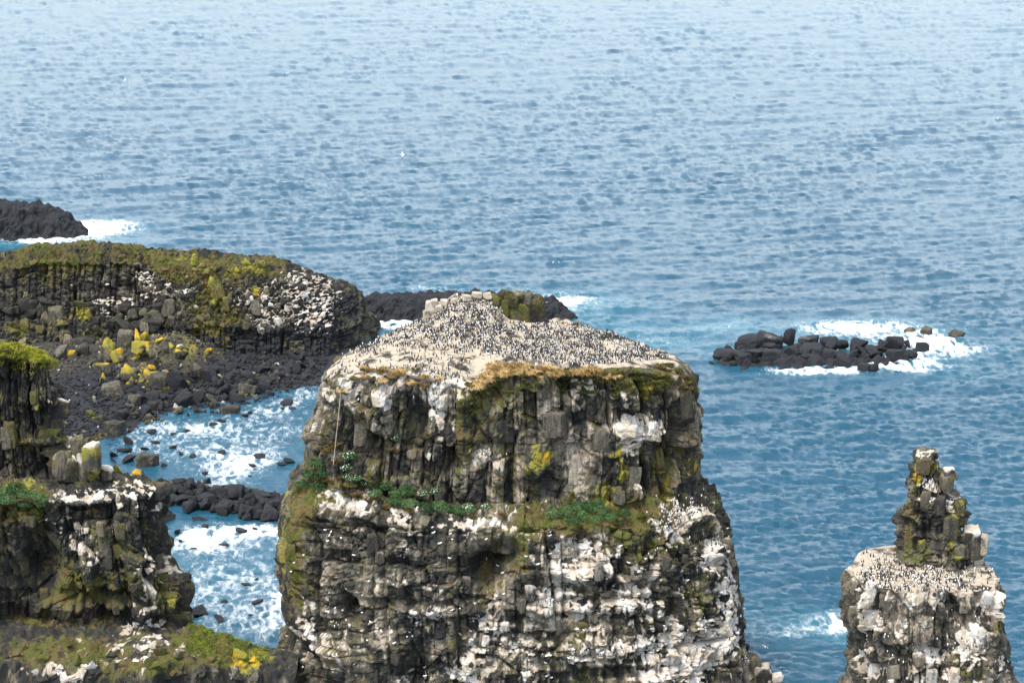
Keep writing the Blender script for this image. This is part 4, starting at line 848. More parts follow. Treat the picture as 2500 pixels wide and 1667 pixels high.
def build_reefs():
    r = np.random.default_rng(5)
    R1 = link('reef', None, label='black boulder reef ringed by white surf out beyond the stacks', category='reef')
    reef_base('rock_bed', R1, 36, 74, 433.5, 4.2, ([36, 42, 50, 60, 68, 74], [.4, .9, 1.1, 1.0, .8, .1]), 301, (.2, .05, -.4, .95, .3))
    for px, py, w, h, kd in [(1810, 853, 46, 26, 'streak'), (1775, 868, 36, 22, 'black'), (1745, 872, 24, 10, 'black'), (1780, 886, 62, 32, 'black'), (1815, 891, 46, 28, 'black'), (1828, 856, 52, 32, 'black'), (1880, 846, 60, 24, 'streak'), (1850, 838, 34, 18, 'black'), (1905, 842, 30, 20, 'black'), (1862, 838, 30, 26, 'black'), (1933, 840, 34, 36, 'black'), (1850, 882, 52, 32, 'black'), (1885, 884, 48, 28, 'black'), (1922, 882, 62, 28, 'black'),
        (1975, 846, 48, 20, 'streak'), (2018, 852, 40, 28, 'black'), (2032, 846, 26, 26, 'streak'), (2060, 850, 32, 22, 'streak'), (2092, 860, 46, 32, 'black'), (1985, 872, 52, 26, 'black'), (2050, 868, 28, 16, 'black'), (2063, 898, 32, 36, 'black'), (2085, 884, 42, 28, 'black'), (2110, 882, 34, 32, 'black'), (2132, 877, 46, 36, 'black'), (2143, 892, 26, 18, 'black'), (2155, 850, 28, 20, 'black'),
        (2185, 849, 40, 26, 'black'), (2190, 881, 38, 26, 'black'), (2215, 846, 22, 14, 'black'), (2225, 873, 26, 16, 'black'), (2252, 854, 28, 16, 'black'), (2240, 864, 24, 14, 'black'), (2212, 881, 20, 20, 'black'), (2110, 906, 26, 20, 'black'), (2134, 906, 24, 18, 'black'), (2160, 894, 14, 8, 'black'), (1950, 864, 62, 28, 'black'), (2000, 886, 34, 18, 'black'), (2160, 868, 40, 18, 'black'), (1960, 890, 30, 14, 'black'), (2030, 880, 40, 22, 'black'), (1845, 852, 20, 14, 'olive')]:
        put_rock('rock', px, py, w * 1.18, h * 1.05, kd, lambda a, b: at_z(a, b, .5 if b < 885 else 0), R1, rg=r, blocky=float(r.random() < .3))
    for k in range(46):
        px = r.uniform(1765, 2240); py = np.interp(px, [1765, 1850, 2240], [878, 868, 866]) + r.normal(0, 11); w = r.uniform(18, 40)
        put_rock('rock', px, py, w, w * r.uniform(.5, .85), 'black', lambda a, b: at_z(a, b, .7 if b < 880 else 0), R1, rg=r, p=22)
    for px, py, w, h in ((2222, 815, 30, 15), (2262, 819, 42, 21), (2336, 825, 54, 14), (2246, 827, 30, 6), (2316, 863, 10, 5)):
        put_rock('outlying_rock', px, py, w, h, 'brown', water, rg=r, label='low brown rock breaking the surf beyond the reef', category='rock', group='rocks beyond the reef')
    R2 = link('skerry', None, label='dark far skerry with guano on its crest, surf at its tip', category='skerry')
    reef_base('rock_mass', R2, -140, -97.5, 552, 6.0, ([-140, -118, -110, -104, -100, -97.5], [8.6, 7.8, 6.8, 5.2, 2.6, .5]), 331, (.42, .12, -.4, .9, .3), .3)
    R3 = link('skerry', None, label='low black skerry ridge showing behind the broad stack', category='skerry')
    reef_base('rock_mass', R3, -33, 14, 470, 5.5, ([-33, -30, -22, -12, -4, 8, 14], [3.4, 4.6, 4.0, 4.4, 4.2, 3.8, .6]), 351, (.35, .05, -.4, .95, .3), .3)
    # rock wall closing the surf channel left of it
    for px, py, w, h in ((880, 775, 60, 46), (910, 765, 50, 40), (945, 760, 50, 34), (980, 752, 60, 30)):
        put_rock('rock', px, py, w, h, 'black', water, R3, rg=r)
build_reefs()

# ---------------- loose and jointed pieces that are parts of their rock
def piece_on(parent, surf, px, py, w, h, kind, rg, name='rock', blocky=0., out=.15, p=None, d=.8, lean=.2):
    i = surf.at(px, py); c = surf.P[i]; k = surf.d[i] / F
    W, H = w * k * .5, h * k * .52
    nrm = surf.N[i]
    me = rock_mesh(name, (W, W * d, H), kind, sub_for(max(w, h)), p or float(rg.choice([10, 16, 26])), blocky, rg, (surf.M[i], surf.T[i]))
    hn = np.array([nrm[0], nrm[1], 0]); hn /= np.linalg.norm(hn) + 1e-6
    return link(name, me, parent, c + hn * W * (out - .5) * (1 if nrm[2] < .6 else 0) + np.array([0, W * d * .3 if nrm[2] > .6 else 0, H * .15]), (rg.uniform(-lean, lean), rg.uniform(-lean, lean), rg.uniform(-.4, .4)))
def build_pieces():
    r = np.random.default_rng(21)
    sf = SURFS['head']
    for k in range(210):            # rounded column ends on the slope
        px, py = r.uniform(330, 850), r.uniform(640, 810)
        if py < 640 + max(0, px - 650) * .35 or (px < 420 and py < 690): continue
        kind = 'streak' if px > 690 + 60 * r.normal() * .5 else r.choice(['olive', 'mossgrey', 'white', 'olive', 'yellow', 'moss', 'pale'])
        w = r.uniform(12, 26)
        piece_on(HEAD, sf, px, py, w, w * r.uniform(.7, 1.2), kind, r)
    for k in range(40):             # knobs along the crest
        px = r.uniform(0, 740); py = np.interp(px, [0, 150, 270, 430, 540, 690, 740], [622, 602, 600, 632, 632, 652, 676]) + r.uniform(2, 34)
        w = r.uniform(10, 24); piece_on(HEAD, sf, px, py, w, w * r.uniform(.5, .9), r.choice(['moss', 'brown', 'olive', 'brown']), r)
    for k in range(70):             # big blocks of the rubble foot
        px, py = r.uniform(0, 420), r.uniform(745, 860)
        w = r.uniform(20, 44)
        piece_on(HEAD, sf, px, py, w, w * r.uniform(.7, 1.2), r.choice(['moss', 'olive', 'mossgrey', 'brown', 'olive', 'grey']), r, blocky=float(r.random() < .5))
    for px, py, w, h, kd in ((290, 765, 44, 50, 'white'), (540, 715, 50, 60, 'olive'), (525, 735, 40, 40, 'olive'), (560, 735, 36, 44, 'olive'), (340, 602, 30, 16, 'olive'), (240, 795, 50, 40, 'white'), (275, 805, 40, 44, 'mossgrey'), (330, 800, 50, 34, 'mossgrey'), (390, 790, 50, 40, 'mossgrey'), (210, 765, 18, 26, 'yellow'), (620, 760, 40, 40, 'mossgrey'), (150, 790, 34, 22, 'yellow'), (450, 725, 30, 24, 'white'), (400, 720, 30, 30, 'white')):
        piece_on(HEAD, sf, px, py, w, h, kd, r)
    sf = SURFS['main']
    for k in range(70):            # proud blocks on both tiers of the broad stack
        px = r.uniform(690, 1820); py = r.uniform(960, 1660)
        if 1170 < py < 1300: continue
        if py < 1170 and not 770 < px < 1690: continue
        w = r.uniform(12, 30); low = py > 1280
        kind = r.choice(['white', 'pale', 'brown', 'grey', 'mossgrey', 'white'] if low else ['grey', 'brown', 'mossgrey', 'olive', 'grey', 'white'])
        piece_on(MAIN, sf, px, py, w, w * r.uniform(.8, 1.9), kind, r, 'rock_block', 1., -.1 if low else -.3, 24., lean=.12)
    for px, py, w, h, kd in ((1495, 1205, 30, 36, 'mossgrey'), (1520, 1215, 30, 40, 'olive'), (930, 1030, 36, 26, 'yellow'), (940, 985, 46, 40, 'white'), (1560, 1175, 40, 60, 'white'), (1400, 1165, 50, 90, 'brown'), (1440, 1170, 34, 70, 'grey'), (890, 1075, 40, 90, 'brown'), (1690, 1120, 30, 120, 'olive'),
                          (1370, 1050, 60, 70, 'grey'), (1480, 1090, 40, 60, 'olive'), (1240, 1060, 50, 60, 'mossgrey'), (1680, 1000, 30, 80, 'olive'), (750, 1110, 22, 70, 'brown'), (1545, 1050, 60, 30, 'white'), (1600, 1065, 50, 40, 'mossgrey')):
        piece_on(MAIN, sf, px, py, w, h, kd, r, 'rock_block', 1., 0.0, 20., lean=.1)
    for a in ((1850, 1690, 70, 70, 'white'), (1885, 1700, 50, 50, 'pale'), (1830, 1660, 50, 60, 'mossgrey'), (1870, 1672, 40, 36, 'white')):
        put_rock('rock_block', *a, lambda p, q: at_y(p, q, 272.0), MAIN, rg=r, blocky=.6, p=14)
    # outcrop on the summit
    for px, py, w, h, kd in ((1275, 792, 50, 58, 'moss'), (1250, 790, 34, 52, 'darkmoss'), (1305, 786, 46, 62, 'darkmoss'), (1232, 764, 30, 34, 'moss'), (1210, 756, 36, 36, 'moss'), (1245, 742, 60, 28, 'darkmoss'), (1285, 742, 44, 30, 'mossgrey'), (1218, 782, 36, 36, 'soil'), (1300, 802, 44, 26, 'black'), (1325, 800, 30, 24, 'black'), (1270, 730, 50, 14, 'mossgrey'), (1235, 722, 30, 14, 'mossgrey'),
                          (1050, 760, 26, 26, 'soil'), (1044, 782, 24, 28, 'soil'), (1072, 764, 28, 24, 'soil'), (1092, 768, 24, 22, 'soil'), (1060, 745, 20, 14, 'soil'), (1085, 746, 22, 14, 'soil'), (1068, 786, 30, 22, 'soil'), (1165, 726, 26, 12, 'soil'), (1140, 733, 24, 12, 'soil'), (1190, 728, 24, 14, 'soil'), (1110, 742, 22, 14, 'soil')):
        put_rock('rock_block', px, py, w, h, kd, lambda a, b: at_y(a, b, 283.0), MAIN, rg=r, blocky=1., p=24)
    for k in range(60):             # slabs and lumps scattered on the flat top
        px, py = r.uniform(850, 1560), r.uniform(770, 880)
        i = sf.at(px, py, 4)
        if sf.N[i][2] < .6 or abs(sf.py[i] - py) > 14: continue
        w = r.uniform(10, 24)
        piece_on(MAIN, sf, px, py, w, w * r.uniform(.35, .7), 'soil', r, 'slab')
    sf = SURFS['pinn']
    for px, py, w, h, kd in ((2372, 1314, 48, 62, 'white'), (2350, 1330, 46, 64, 'mossgrey'), (2403, 1325, 26, 42, 'pale'), (2385, 1345, 40, 30, 'mossgrey'), (2314, 1172, 36, 44, 'mossgrey'), (2318, 1150, 28, 22, 'white'), (2330, 1160, 20, 20, 'mossgrey')):
        put_rock('rock_block', px, py + h * .5, w, h, kd, lambda a, b: at_y(a, b, 241.4), RIGHT, rg=r, blocky=1., p=26)
    for px, py, w, h, kd in ((2320, 1290, 40, 60, 'mossgrey'), (2340, 1240, 26, 40, 'mossgrey'), (2250, 1230, 34, 60, 'mossgrey'), (2265, 1140, 40, 44, 'olive'), (2290, 1340, 44, 24, 'pale'), (2220, 1330, 24, 70, 'moss'), (2245, 1330, 20, 34, 'yellow'), (2345, 1345, 30, 34, 'yellow'), (2290, 1240, 30, 50, 'grey')):
        piece_on(RIGHT, sf, px, py, w, h, kd, r, 'rock_block', 1., .0, 20., lean=.08)
    sf = SURFS['right']
    for k in range(22):
        px, py = r.uniform(2080, 2460), r.uniform(1450, 1660); w = r.uniform(14, 38)
        piece_on(RIGHT, sf, px, py, w, w * r.uniform(.8, 1.6), r.choice(['white', 'pale', 'grey', 'brown', 'white']), r, 'rock_block', 1., .0, 22., lean=.12)
    sf = SURFS['left']
    for a in ((200, 1174, 40, 74, 'white'), (176, 1174, 50, 56, 'mossgrey'), (150, 1172, 44, 70, 'mossgrey'), (258, 1176, 40, 40, 'white'), (190, 1120, 36, 56, 'mossgrey')):
        put_rock('rock_block', *a, lambda p, q: at_y(p, q, 266.0), LEFT, rg=r, blocky=.6, p=14, sink=.1)
    put_rock('rock_block', 224, 1172, 44, 104, 'whitecap', lambda a, b: at_y(a, b, 264.5), LEFT, rg=r, blocky=1., p=22, sink=.1)
    for k in range(40):
        px, py = r.uniform(0, 430), r.uniform(900, 1500); w = r.uniform(14, 34)
        if 1170 < py < 1250: continue
        if py < 1170 and px > 150: continue
        piece_on(LEFT, sf, px, py, w, w * r.uniform(1, 2.4), r.choice(['brown', 'moss', 'brown', 'mossgrey', 'grey']), r, 'rock_block', 1., -.1, 24., lean=.08)
    sf = SURFS['apron']
    for k in range(80):
        px, py = r.uniform(0, 655), r.uniform(1570, 1666); w = r.uniform(16, 40)
        if px > 480 and py < 1600: continue
        kd = r.choice(['orange', 'olive', 'olive']) if px > 520 else r.choice(['moss', 'mossgrey', 'olive', 'grey', 'white', 'moss'])
        piece_on(APRON, sf, px, py, w, w * r.uniform(.7, 1.3), kd, r)
build_pieces()

# ------------------------------------------------------------------ plants
def blades(n, r0, L, width, droop, rg, lean=(0, 0), upright=.8):
    """n grass blades rising from a patch of radius r0; returns vertices and triangles"""
    a = rg.uniform(0, 6.283, n); rr = r0 * np.sqrt(rg.random(n)); b = np.stack([rr * np.cos(a), rr * np.sin(a), -.06 + 0 * a], -1)
    d = np.stack([np.cos(a) * rg.uniform(.1, .9, n) + lean[0] + rg.normal(0, .2, n), np.sin(a) * rg.uniform(.1, .9, n) + lean[1] + rg.normal(0, .2, n), upright * rg.uniform(.7, 1.3, n)], -1)
    d /= np.linalg.norm(d, axis=1, keepdims=True); ln = L * rg.uniform(.5, 1.2, n)[:, None]
    side = np.cross(d, rg.normal(size=(n, 3))); side /= np.linalg.norm(side, axis=1, keepdims=True) + 1e-6; side *= width
    m = b + d * ln * .55; t = b + d * ln - np.array([0, 0, 1]) * ln * droop
    V = np.stack([b - side, b + side, m + side * .8, m - side * .8, t], 1).reshape(-1, 3)
    k = np.arange(n)[:, None] * 5
    return V, np.concatenate([k + [0, 1, 2], k + [0, 2, 3], k + [3, 2, 4]])
def build_plants():
    r = np.random.default_rng(33); sf = SURFS['main']
    def tuft_meshes(mat, n, r0, L, w, droop, lean, count=4):
        out = []
        for _ in range(count):
            V, T = blades(n, r0, L, w, droop, r, lean); out.append(mesh_np('tussock', V, T, [mat]))
        return out
    dry = tuft_meshes(DRY, 170, .38, .95, .028, .45, (.35, -.5)); oli = tuft_meshes(OLIVE, 190, .42, .6, .032, .35, (0, -.5)); bro = tuft_meshes(BROWN, 170, .34, .42, .035, .2, (0, -.2))
    def put(name, meshes, surf, px, py, sc, label, group, cat, up=.0):
        i = surf.at(px, py, 5); c = surf.P[i]
        link(name, meshes[int(r.integers(len(meshes)))], None, c + [0, 0, up], (r.uniform(-.2, .2), r.uniform(-.2, .2), r.uniform(-.6, .6)), (sc, sc, sc * r.uniform(.8, 1.1)), label=label, group=group, category=cat)
    for k in range(95):
        px = r.uniform(1150, 1560); py = np.interp(px, [1150, 1200, 1400, 1530, 1600], [935, 893, 902, 912, 900]) + r.uniform(-7, 18)
        put('grass_tussock', dry if px < 1500 and r.random() < .8 else oli, sf, px, py, r.uniform(.75, 1.35), 'dry tan grass tussock on the front rim of the broad stack, ' + ('at its left end' if px < 1260 else 'in the middle' if px < 1420 else 'towards its right end'), 'tan tussocks on the front rim', 'tussock')
    for k in range(38):
        px = r.uniform(790, 1080); py = r.uniform(890, 945) + (20 if px < 850 else 0)
        put('grass_tussock', dry if r.random() < .6 else oli, sf, px, py, r.uniform(.6, 1.1), 'brownish grass tuft among the bird-stained rocks left of the broad rim', 'tufts on the left rim', 'tussock')
    for k in range(70):
        px = r.uniform(1090, 1640); py = np.interp(px, [1090, 1200, 1400, 1530, 1640], [950, 915, 925, 932, 905]) + r.uniform(0, 36)
        put('grass_tussock', oli, sf, px, py, r.uniform(.6, 1.2), 'olive green grass clump clinging just below the rim of the broad stack', 'olive clumps below the rim', 'tussock')
    for k in range(34):
        px = r.uniform(1600, 1700); py = np.interp(px, [1600, 1640, 1700], [890, 880, 930]) + r.uniform(0, 40)
        put('grass_tussock', bro if r.random() < .6 else oli, sf, px, py, r.uniform(.7, 1.2), 'rusty brown clump on the right shoulder of the broad rim', 'rusty clumps on the right shoulder', 'tussock')
    for k in range(46):
        px = r.choice([r.uniform(770, 900), r.uniform(860, 1240), r.uniform(1280, 1640)]); py = np.interp(px, [770, 870, 1000, 1240, 1400, 1560, 1640], [1150, 1195, 1225, 1245, 1262, 1250, 1220]) + r.uniform(-14, 22)
        put('grass_tussock', bro if r.random() < .5 else oli, sf, px, py, r.uniform(.7, 1.3), 'brown and olive tussock on the ledge round the broad stack', 'tussocks on the ledge', 'tussock')
    for px, py in ((830, 1165), (838, 1185), (815, 1130), (800, 1100), (812, 1090), (870, 1205), (905, 1215), (920, 1212), (945, 1235), (995, 1240), (1200, 1030), (960, 1100), (1040, 1060)):
        put('moss_cushion', bro, sf, px, py, r.uniform(1.1, 1.6), 'rounded rusty moss cushion sticking out of the broad stack', 'moss cushions on the broad stack', 'moss')
    def shrub(nl, rad, flower):
        a = r.normal(size=(nl, 3)); a /= np.linalg.norm(a, axis=1, keepdims=True); a[:, 2] = np.abs(a[:, 2]) * .75
        p = a * rad * (r.uniform(.45, 1, nl) ** .5)[:, None] * (1 + .35 * perlin(a[:, 0] * 2 + rad, a[:, 1] * 2, a[:, 2] * 2, int(nl)))[:, None]
        d1 = r.normal(size=(nl, 3)); d1 /= np.linalg.norm(d1, axis=1, keepdims=True); d2 = np.cross(d1, a); d2 /= np.linalg.norm(d2, axis=1, keepdims=True) + 1e-6
        s = r.uniform(.05, .11, nl)[:, None]
        V = np.stack([p - d1 * s, p + d2 * s * .6, p + d1 * s, p - d2 * s * .6], 1).reshape(-1, 3)
        return mesh_np('shrub', V, np.arange(nl * 4).reshape(-1, 4), [LEAF, FLOWER], midx=(r.random(nl) < flower).astype(int))
    lush = [shrub(720, .95, .0) for _ in range(3)]; bloom = [shrub(720, .95, .07) for _ in range(3)]
    for px, py, sc, fl in [(770, 1130, 1.2, 0), (755, 1165, 1.3, 0), (790, 1165, 1.2, 0), (735, 1185, 1.1, 0), (780, 1190, 1.2, 0), (850, 1115, 1.0, 1), (852, 1145, 1.1, 1), (846, 1172, .9, 1), (870, 1178, 1.1, 1), (895, 1185, 1.2, 1), (925, 1192, 1.2, 1), (910, 1205, 1.1, 0), (950, 1195, 1.2, 0), (975, 1205, 1.2, 0), (965, 1225, 1.1, 0), (1000, 1210, 1.1, 0), (1030, 1205, .9, 1), (1060, 1200, .9, 1), (1005, 1232, 1.1, 0), (1040, 1240, 1.3, 0), (1080, 1240, 1.2, 0), (1110, 1245, 1.1, 0), (1150, 1240, 1.0, 1), (1185, 1238, .9, 1), (1130, 1255, .9, 0),
        (1355, 1255, 1.0, 0), (1385, 1250, 1.2, 0), (1410, 1240, 1.2, 0), (1440, 1238, 1.3, 0), (1470, 1248, 1.2, 0), (1420, 1262, 1.1, 0), (1455, 1268, 1.1, 0), (1490, 1262, 1.0, 0), (1395, 1275, 1.0, 0), (1520, 1255, .9, 0), (1460, 1225, .9, 0), (965, 1075, .9, 1), (990, 1195, .9, 0)]:
        put('shrub', bloom if fl else lush, sf, px, py, sc * r.uniform(.85, 1.1), 'leafy green plant with pale flowers on the ledge of the broad stack' if fl else 'dense dark green leafy plant on the ledge of the broad stack, ' + ('at its left corner' if px < 830 else 'left of the middle' if px < 1200 else 'right of the middle'), 'flowering plants on the ledge' if fl else 'green plants on the ledge', 'plant', .1)
    sl = SURFS['left']
    for px, py, sc in [(10, 1205, 1.3), (35, 1200, 1.3), (60, 1208, 1.2), (85, 1215, 1.1), (25, 1225, 1.2), (60, 1228, 1.1), (95, 1228, .9), (5, 1230, 1.1), (110, 1220, .7)]:
        put('shrub', lush, sl, px, py, sc, 'low green plant growing on the shelf of the left cliff', 'plants on the left shelf', 'plant', .05)
    def turf(name, pts, L, label, mat, w=.03):
        n = len(pts); V, T = blades(n, .05, L, w, .25, r, (.3, -.1), 1.0)
        V = V.reshape(n, 5, 3) + pts[:, None, :]
        link(name, mesh_np(name, V.reshape(-1, 3), T, [mat]), kind='stuff', label=label, category='grass')
    P, N, nc = SURFS['left_grid']; m = (P[..., 2] > 41) & (N[..., 2] > .45) & (P[..., 0] > -64) & (P[..., 1] < 276)
    q = P[m]; w = np.abs(q[:, 0] + 66); q = q[r.choice(len(q), 15000, p=w / w.sum())] + r.normal(0, .08, (15000, 3)) * [1, 1, 0]
    turf('grass', q, .6, 'bright yellow-green grass capping the left cliff', TURF)
    sa = SURFS['apron']; ok = np.flatnonzero((sa.N[:, 2] > .6) & (np.abs(sa.px - 555) < 100) & (sa.py > 1500) & (sa.py < np.interp(sa.px, [455, 520, 600, 650], [1590, 1625, 1622, 1606])) & (sa.P[:, 1] < 264))
    q = sa.P[ok[r.integers(0, len(ok), 7000)]] + r.normal(0, .08, (7000, 3)) * [1, 1, 0]
    turf('grass', q, .34, 'green grass on the saddle between cliff and broad stack', TURF_DEEP)
build_plants()

# ------------------------------------------------------------------ birds
def guillemot(seg, rings):
    zs, rs, off = zip(*rings)
    a = np.linspace(0, 2 * np.pi, seg, endpoint=False)
    V = np.array([[o + q * np.cos(t), q * .9 * np.sin(t), z] for z, q, o in rings for t in a], f32)
    Fc, mi = [], []
    for j in range(len(rings) - 1):
        for i in range(seg):
            i2 = (i + 1) % seg
            Fc.append((j * seg + i, j * seg + i2, (j + 1) * seg + i2, (j + 1) * seg + i))
            front = math.cos(a[i] + math.pi / seg) > .15
            mi.append(1 if front and zs[j] < .27 else 0)
    n = len(V)
    hz, hx = zs[-2], off[-2]
    V = np.concatenate([V, np.array([[hx + .02, -.016, hz], [hx + .02, .016, hz], [hx + .02, 0, hz + .03], [hx + .13, 0, hz - .005]], f32)])
    Fc += [(n, n + 1, n + 3, n + 3), (n + 1, n + 2, n + 3, n + 3), (n + 2, n, n + 3, n + 3)]; mi += [0, 0, 0]
    return V, Fc, mi
RINGS = [(0, .03, -.03), (.05, .072, -.015), (.14, .09, 0), (.23, .078, .012), (.30, .045, .03), (.345, .042, .045), (.385, .036, .055), (.41, .008, .05)]
def poly_mesh(name, V, Fc, mi, mats):
    T = []; M = []
    for f, m in zip(Fc, mi):
        g = list(dict.fromkeys(f))
        for k in range(1, len(g) - 1): T.append((g[0], g[k], g[k + 1])); M.append(m)
    return mesh_np(name, V, np.array(T), mats, smooth=True, midx=np.array(M))
def build_birds():
    r = np.random.default_rng(77)
    V, Fc, mi = guillemot(8, RINGS)
    G = poly_mesh('guillemot', V, Fc, mi, [BIRD_DARK, BIRD_WHITE])
    sub = lambda s, m: (lambda o: (setattr(o, 'P', s.P[m]), setattr(o, 'N', s.N[m]), setattr(o, 'px', s.px[m]), setattr(o, 'py', s.py[m]), setattr(o, 'd', s.d[m]), setattr(o, 'face', s.face[m]), o)[-1])(object.__new__(Surf))
    def spots(surf, n, gen, nzmin=.55):
        out = []
        for _ in range(n * 4):
            if len(out) >= n: break
            px, py = gen(); i = surf.at(px, py, 4)
            if surf.N[i][2] > nzmin and abs(surf.px[i] - px) < 7 and abs(surf.py[i] - py) < 7: out.append(surf.P[i] + [r.normal(0, .1), r.normal(0, .1), -.02])
        return out
    # right stack: shoulder, and the little terraces of the pinnacle
    sr = SURFS['right']; srt = sub(sr, (sr.N[:, 2] > .4) & (sr.P[:, 2] > 24))
    right = spots(srt, 560, lambda: (r.uniform(2095, 2360), np.clip(r.normal(1395, 26), 1345, 1440)))
    right += spots(srt, 46, lambda: (r.uniform(2340, 2440), r.uniform(1370, 1440)))
    sp = SURFS['pinn']; right += spots(sub(sp, sp.N[:, 2] > .35), 34, lambda: (r.uniform(2250, 2355), r.uniform(1160, 1235)), .35)
    sm = SURFS['main']; P, N, nc, top = SURFS['main_grid']
    smt = sub(sm, (top.ravel() > 0) & (sm.N[:, 2] > .3))
    fx, fy = [780, 860, 950, 1050, 1150, 1250, 1400, 1550, 1640], [880, 868, 850, 848, 856, 872, 888, 880, 868]
    bx, by = [780, 860, 1000, 1050, 1120, 1195, 1240, 1400, 1500, 1600, 1640], [930, 850, 790, 765, 718, 716, 785, 790, 810, 850, 875]
    def dense():
        while True:
            px, py = r.uniform(830, 1635), r.uniform(716, 890)
            f, b = np.interp(px, fx, fy), np.interp(px, bx, by)
            if b - 1 < py < f and r.random() < (.10 + .9 * (perlin(np.array([px / 30]), np.array([py / 11]), np.array([.3]), 3)[0] + .6 * perlin(np.array([px / 11]), np.array([py / 5]), np.array([.3]), 4)[0] > -.16)) * (.25 if px < 1150 and py > f - 22 and r.random() < .6 else 1): return px, py
    colony = spots(smt, 5000, dense, .3)
    colony += spots(smt, 260, lambda: (r.uniform(770, 1150), r.uniform(850, 935)), .3)
    colony += spots(smt, 60, lambda: (r.normal(1040, 22), r.normal(928, 12)), .3)
    lone = spots(smt, 45, lambda: (r.uniform(860, 1350), np.interp(r.random(), [0, 1], [856, 905])), .3)
    led = sub(sm, (sm.N[:, 2] > .35) & (top.ravel() == 0))
    for cx, cy, sx, sy, n in ((1650, 1245, 26, 16, 90), (1690, 1225, 20, 10, 60), (1640, 1275, 20, 12, 60), (1370, 1470, 26, 5, 22), (1610, 1345, 18, 6, 16), (1740, 1330, 24, 12, 40), (1840, 1615, 20, 8, 40), (1195, 1112, 26, 6, 24), (930, 975, 20, 8, 20), (830, 1530, 26, 6, 14), (1480, 1590, 40, 8, 22), (1060, 930, 50, 20, 60), (1700, 1560, 40, 30, 40)):
        colony += spots(led, n, lambda: (r.normal(cx, sx), r.normal(cy, sy)), .35)
    colony += spots(sub(sr, (sr.N[:, 2] > .35) & (sr.P[:, 2] < 25)), 110, lambda: (r.uniform(2090, 2460), r.choice([r.normal(1570, 12), r.normal(1625, 14), r.normal(1490, 20)])), .35)
    order = sorted(range(len(right)), key=lambda k: right[k][1]); ind, extra = [right[k] for k in order[:255]], [right[k] for k in order[255:]]
    heading = lambda: r.choice([r.normal(1.7, .9), r.normal(-1.5, 1.0)], p=[.62, .38])
    for k, c in enumerate(ind):
        link('guillemot', G, None, c, (r.normal(0, .06), r.normal(.06, .12), heading()), r.uniform(.95, 1.12), label='dark-backed white-bellied seabird on the slender stack, ' + ('on the terraces of the pinnacle' if c[2] > 29.5 else 'on the left of the shoulder' if c[0] < 40 else 'before the pinnacle' if c[0] < 46.5 else 'on the right of the shoulder'), category='bird', group='seabirds on the slender stack')
    for c in lone:
        link('guillemot', G, None, c, (r.normal(0, .06), r.normal(.06, .1), heading()), r.uniform(.98, 1.12), label='dark seabird standing apart on the bare front of the flat top', category='bird', group='seabirds on the bare front of the flat top')
    allc = np.array(colony + extra); n = len(allc)
    Vl, Fl, ml = guillemot(4, [RINGS[k] for k in (0, 2, 3, 4, 6, 7)])
    a = np.array([heading() for _ in range(n)])[:, None]; sc = r.uniform(.82, 1.02, n)[:, None]; til = r.normal(.06, .14, n)[:, None]
    x, z = Vl[None, :, 0] * np.cos(til) + Vl[None, :, 2] * np.sin(til), -Vl[None, :, 0] * np.sin(til) + Vl[None, :, 2] * np.cos(til)
    W = np.stack([(x * np.cos(a) - Vl[None, :, 1] * np.sin(a)) * sc, (x * np.sin(a) + Vl[None, :, 1] * np.cos(a)) * sc, z * sc], -1) + allc[:, None, :]
    T, M = [], []
    for f, m in zip(Fl, ml):
        g = list(dict.fromkeys(f))
        for k in range(1, len(g) - 1): T.append((g[0], g[k], g[k + 1])); M.append(m)
    T = np.array(T); FF = (T[None] + (np.arange(n) * len(Vl))[:, None, None]).reshape(-1, 3)
    link('seabird_colony', mesh_np('seabird_colony', W.reshape(-1, 3), FF, [BIRD_DARK, BIRD_WHITE], smooth=True, midx=np.tile(M, n)), kind='stuff', label='thousands of dark and white seabirds packed on the flat top', category='birds')
    # small white gulls on the cliff ledges
    rings = [(-.20, .012), (-.14, .05), (-.04, .085), (.06, .08), (.12, .05), (.16, .045), (.20, .04), (.235, .008)]; seg = 8
    an = np.linspace(0, 2 * np.pi, seg, endpoint=False); rise = [.10, .10, .09, .11, .15, .18, .185, .18]
    GV = np.array([[x, q * np.cos(t), h + q * np.sin(t)] for (x, q), h in zip(rings, rise) for t in an], f32); GF, GM = [], []
    for j in range(len(rings) - 1):
        for i in range(seg):
            i2 = (i + 1) % seg; GF.append((j * seg + i, (j + 1) * seg + i, (j + 1) * seg + i2, j * seg + i2)); GM.append(1 if math.sin(an[i] + .4) > .2 and j < 3 else 0)
    GULL = poly_mesh('gull', GV, GF, GM, [BIRD_WHITE, GULL_GREY])
    for c in spots(led, 120, lambda: (lambda t: (r.uniform(690, 1820), r.uniform(1290, 1660)))(0), .4):
        link('gull', GULL, None, c, (0, 0, r.uniform(0, 6.28)), r.uniform(1.0, 1.25), label='small white gull perched on a ledge of the broad stack face', category='gull', group='gulls on the ledges of the broad stack')
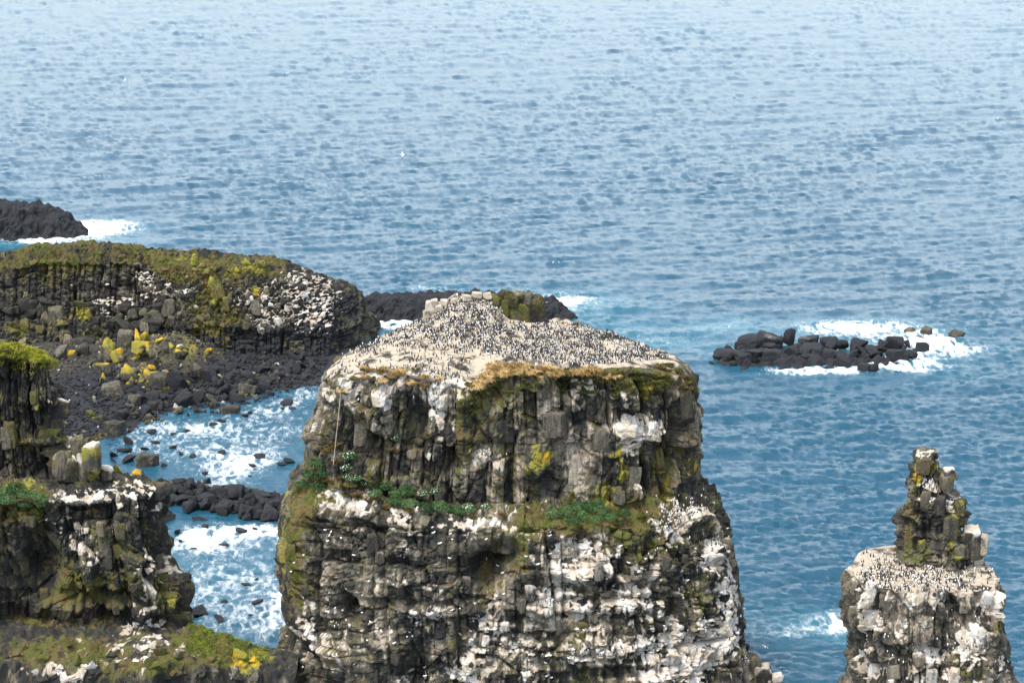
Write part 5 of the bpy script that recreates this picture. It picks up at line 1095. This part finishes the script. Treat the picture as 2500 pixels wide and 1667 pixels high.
    # gulls in flight: one continuous mesh of body and bent wings
    def flyer(name, px, py, Y, rot, bend, sc, label, tip):
        V = list(map(tuple, GV - np.array([0, 0, .12], f32))); F2, M2 = list(GF), list(GM)
        for s in (-1, 1):
            st = [(.06, -.08, .05 * s, .02), (.08, -.07, .26 * s, .10 + bend * .04), (.02, -.12, .50 * s, .10 - bend * .10), (-.10, -.13, .66 * s, .05 - bend * .24)]
            b = len(V)
            for xa, xb, y, z in st: V += [(xa, y, z), (xb, y, z), ((xa + xb) / 2, y, z + .025)]
            for k in range(3):
                for i, j in ((0, 1), (1, 2), (2, 0)):
                    F2.append((b + 3 * k + i, b + 3 * k + j, b + 3 * k + 3 + j, b + 3 * k + 3 + i)); M2.append(tip if k == 2 else (1 if (i, j) != (0, 1) else 0))
        me = poly_mesh(name, np.array(V, f32), F2, M2, [BIRD_WHITE, GULL_GREY, BIRD_DARK])
        link(name, me, None, at_y(px, py, Y), rot, sc, label=label, category='gull')
    flyer('flying_gull', 982, 378, 330, (.5, .25, .35), 1.2, 1.25, 'white gull flying over open water above the broad stack', 2)
    flyer('flying_gull', 306, 196, 360, (1.0, .2, 1.9), .8, 1.9, 'white gull banking on long wings over the sea at upper left', 1)
    for px, py in ((1335, 738), (1868, 1578), (470, 1383)):
        flyer('flying_gull', px, py, {738: 400, 1578: 262, 1383: 290}[py], (r.uniform(-.5, .5), .2, r.uniform(0, 6)), .6, .8, {738: 'distant gull flying over surf right of the stack summit', 1578: 'small gull flying low over the sea between the two stacks', 1383: 'small gull crossing the foam between cliff and broad stack'}[py], 2)
build_birds()

# ---------------- the rope hanging down the left face of the broad stack
def build_rope():
    sf = SURFS['main']
    pts = [sf.P[sf.at(px, py)] + [0, -.35, 0] for px, py in ((838, 940), (833, 980), (829, 1015), (824, 1055), (820, 1090), (815, 1128))]
    p = np.array(pts); p[1:, 1] = p[1:, 1].min(); p[:, 0] = np.linspace(p[0, 0], p[0, 0] - 1.1, 6); p[:, 2] = np.linspace(p[0, 2], p[-1, 2], 6)
    t = np.linspace(0, 5, 31); C3 = np.stack([np.interp(t, range(6), p[:, k]) for k in range(3)], -1)
    a = np.linspace(0, 2 * np.pi, 6, endpoint=False)
    V = C3[:, None, :] + .026 * np.stack([np.cos(a), np.sin(a), 0 * a], -1)[None]
    i = np.arange(30)[:, None] * 6; j = np.arange(6)[None]; k = (j + 1) % 6
    link('rope', mesh_np('rope', V.reshape(-1, 3), np.stack([i + j, i + k, i + 6 + k, i + 6 + j], -1).reshape(-1, 4), [ROPE], smooth=True), label='pale old rope hanging straight down the left face of the broad stack', category='rope')
build_rope()
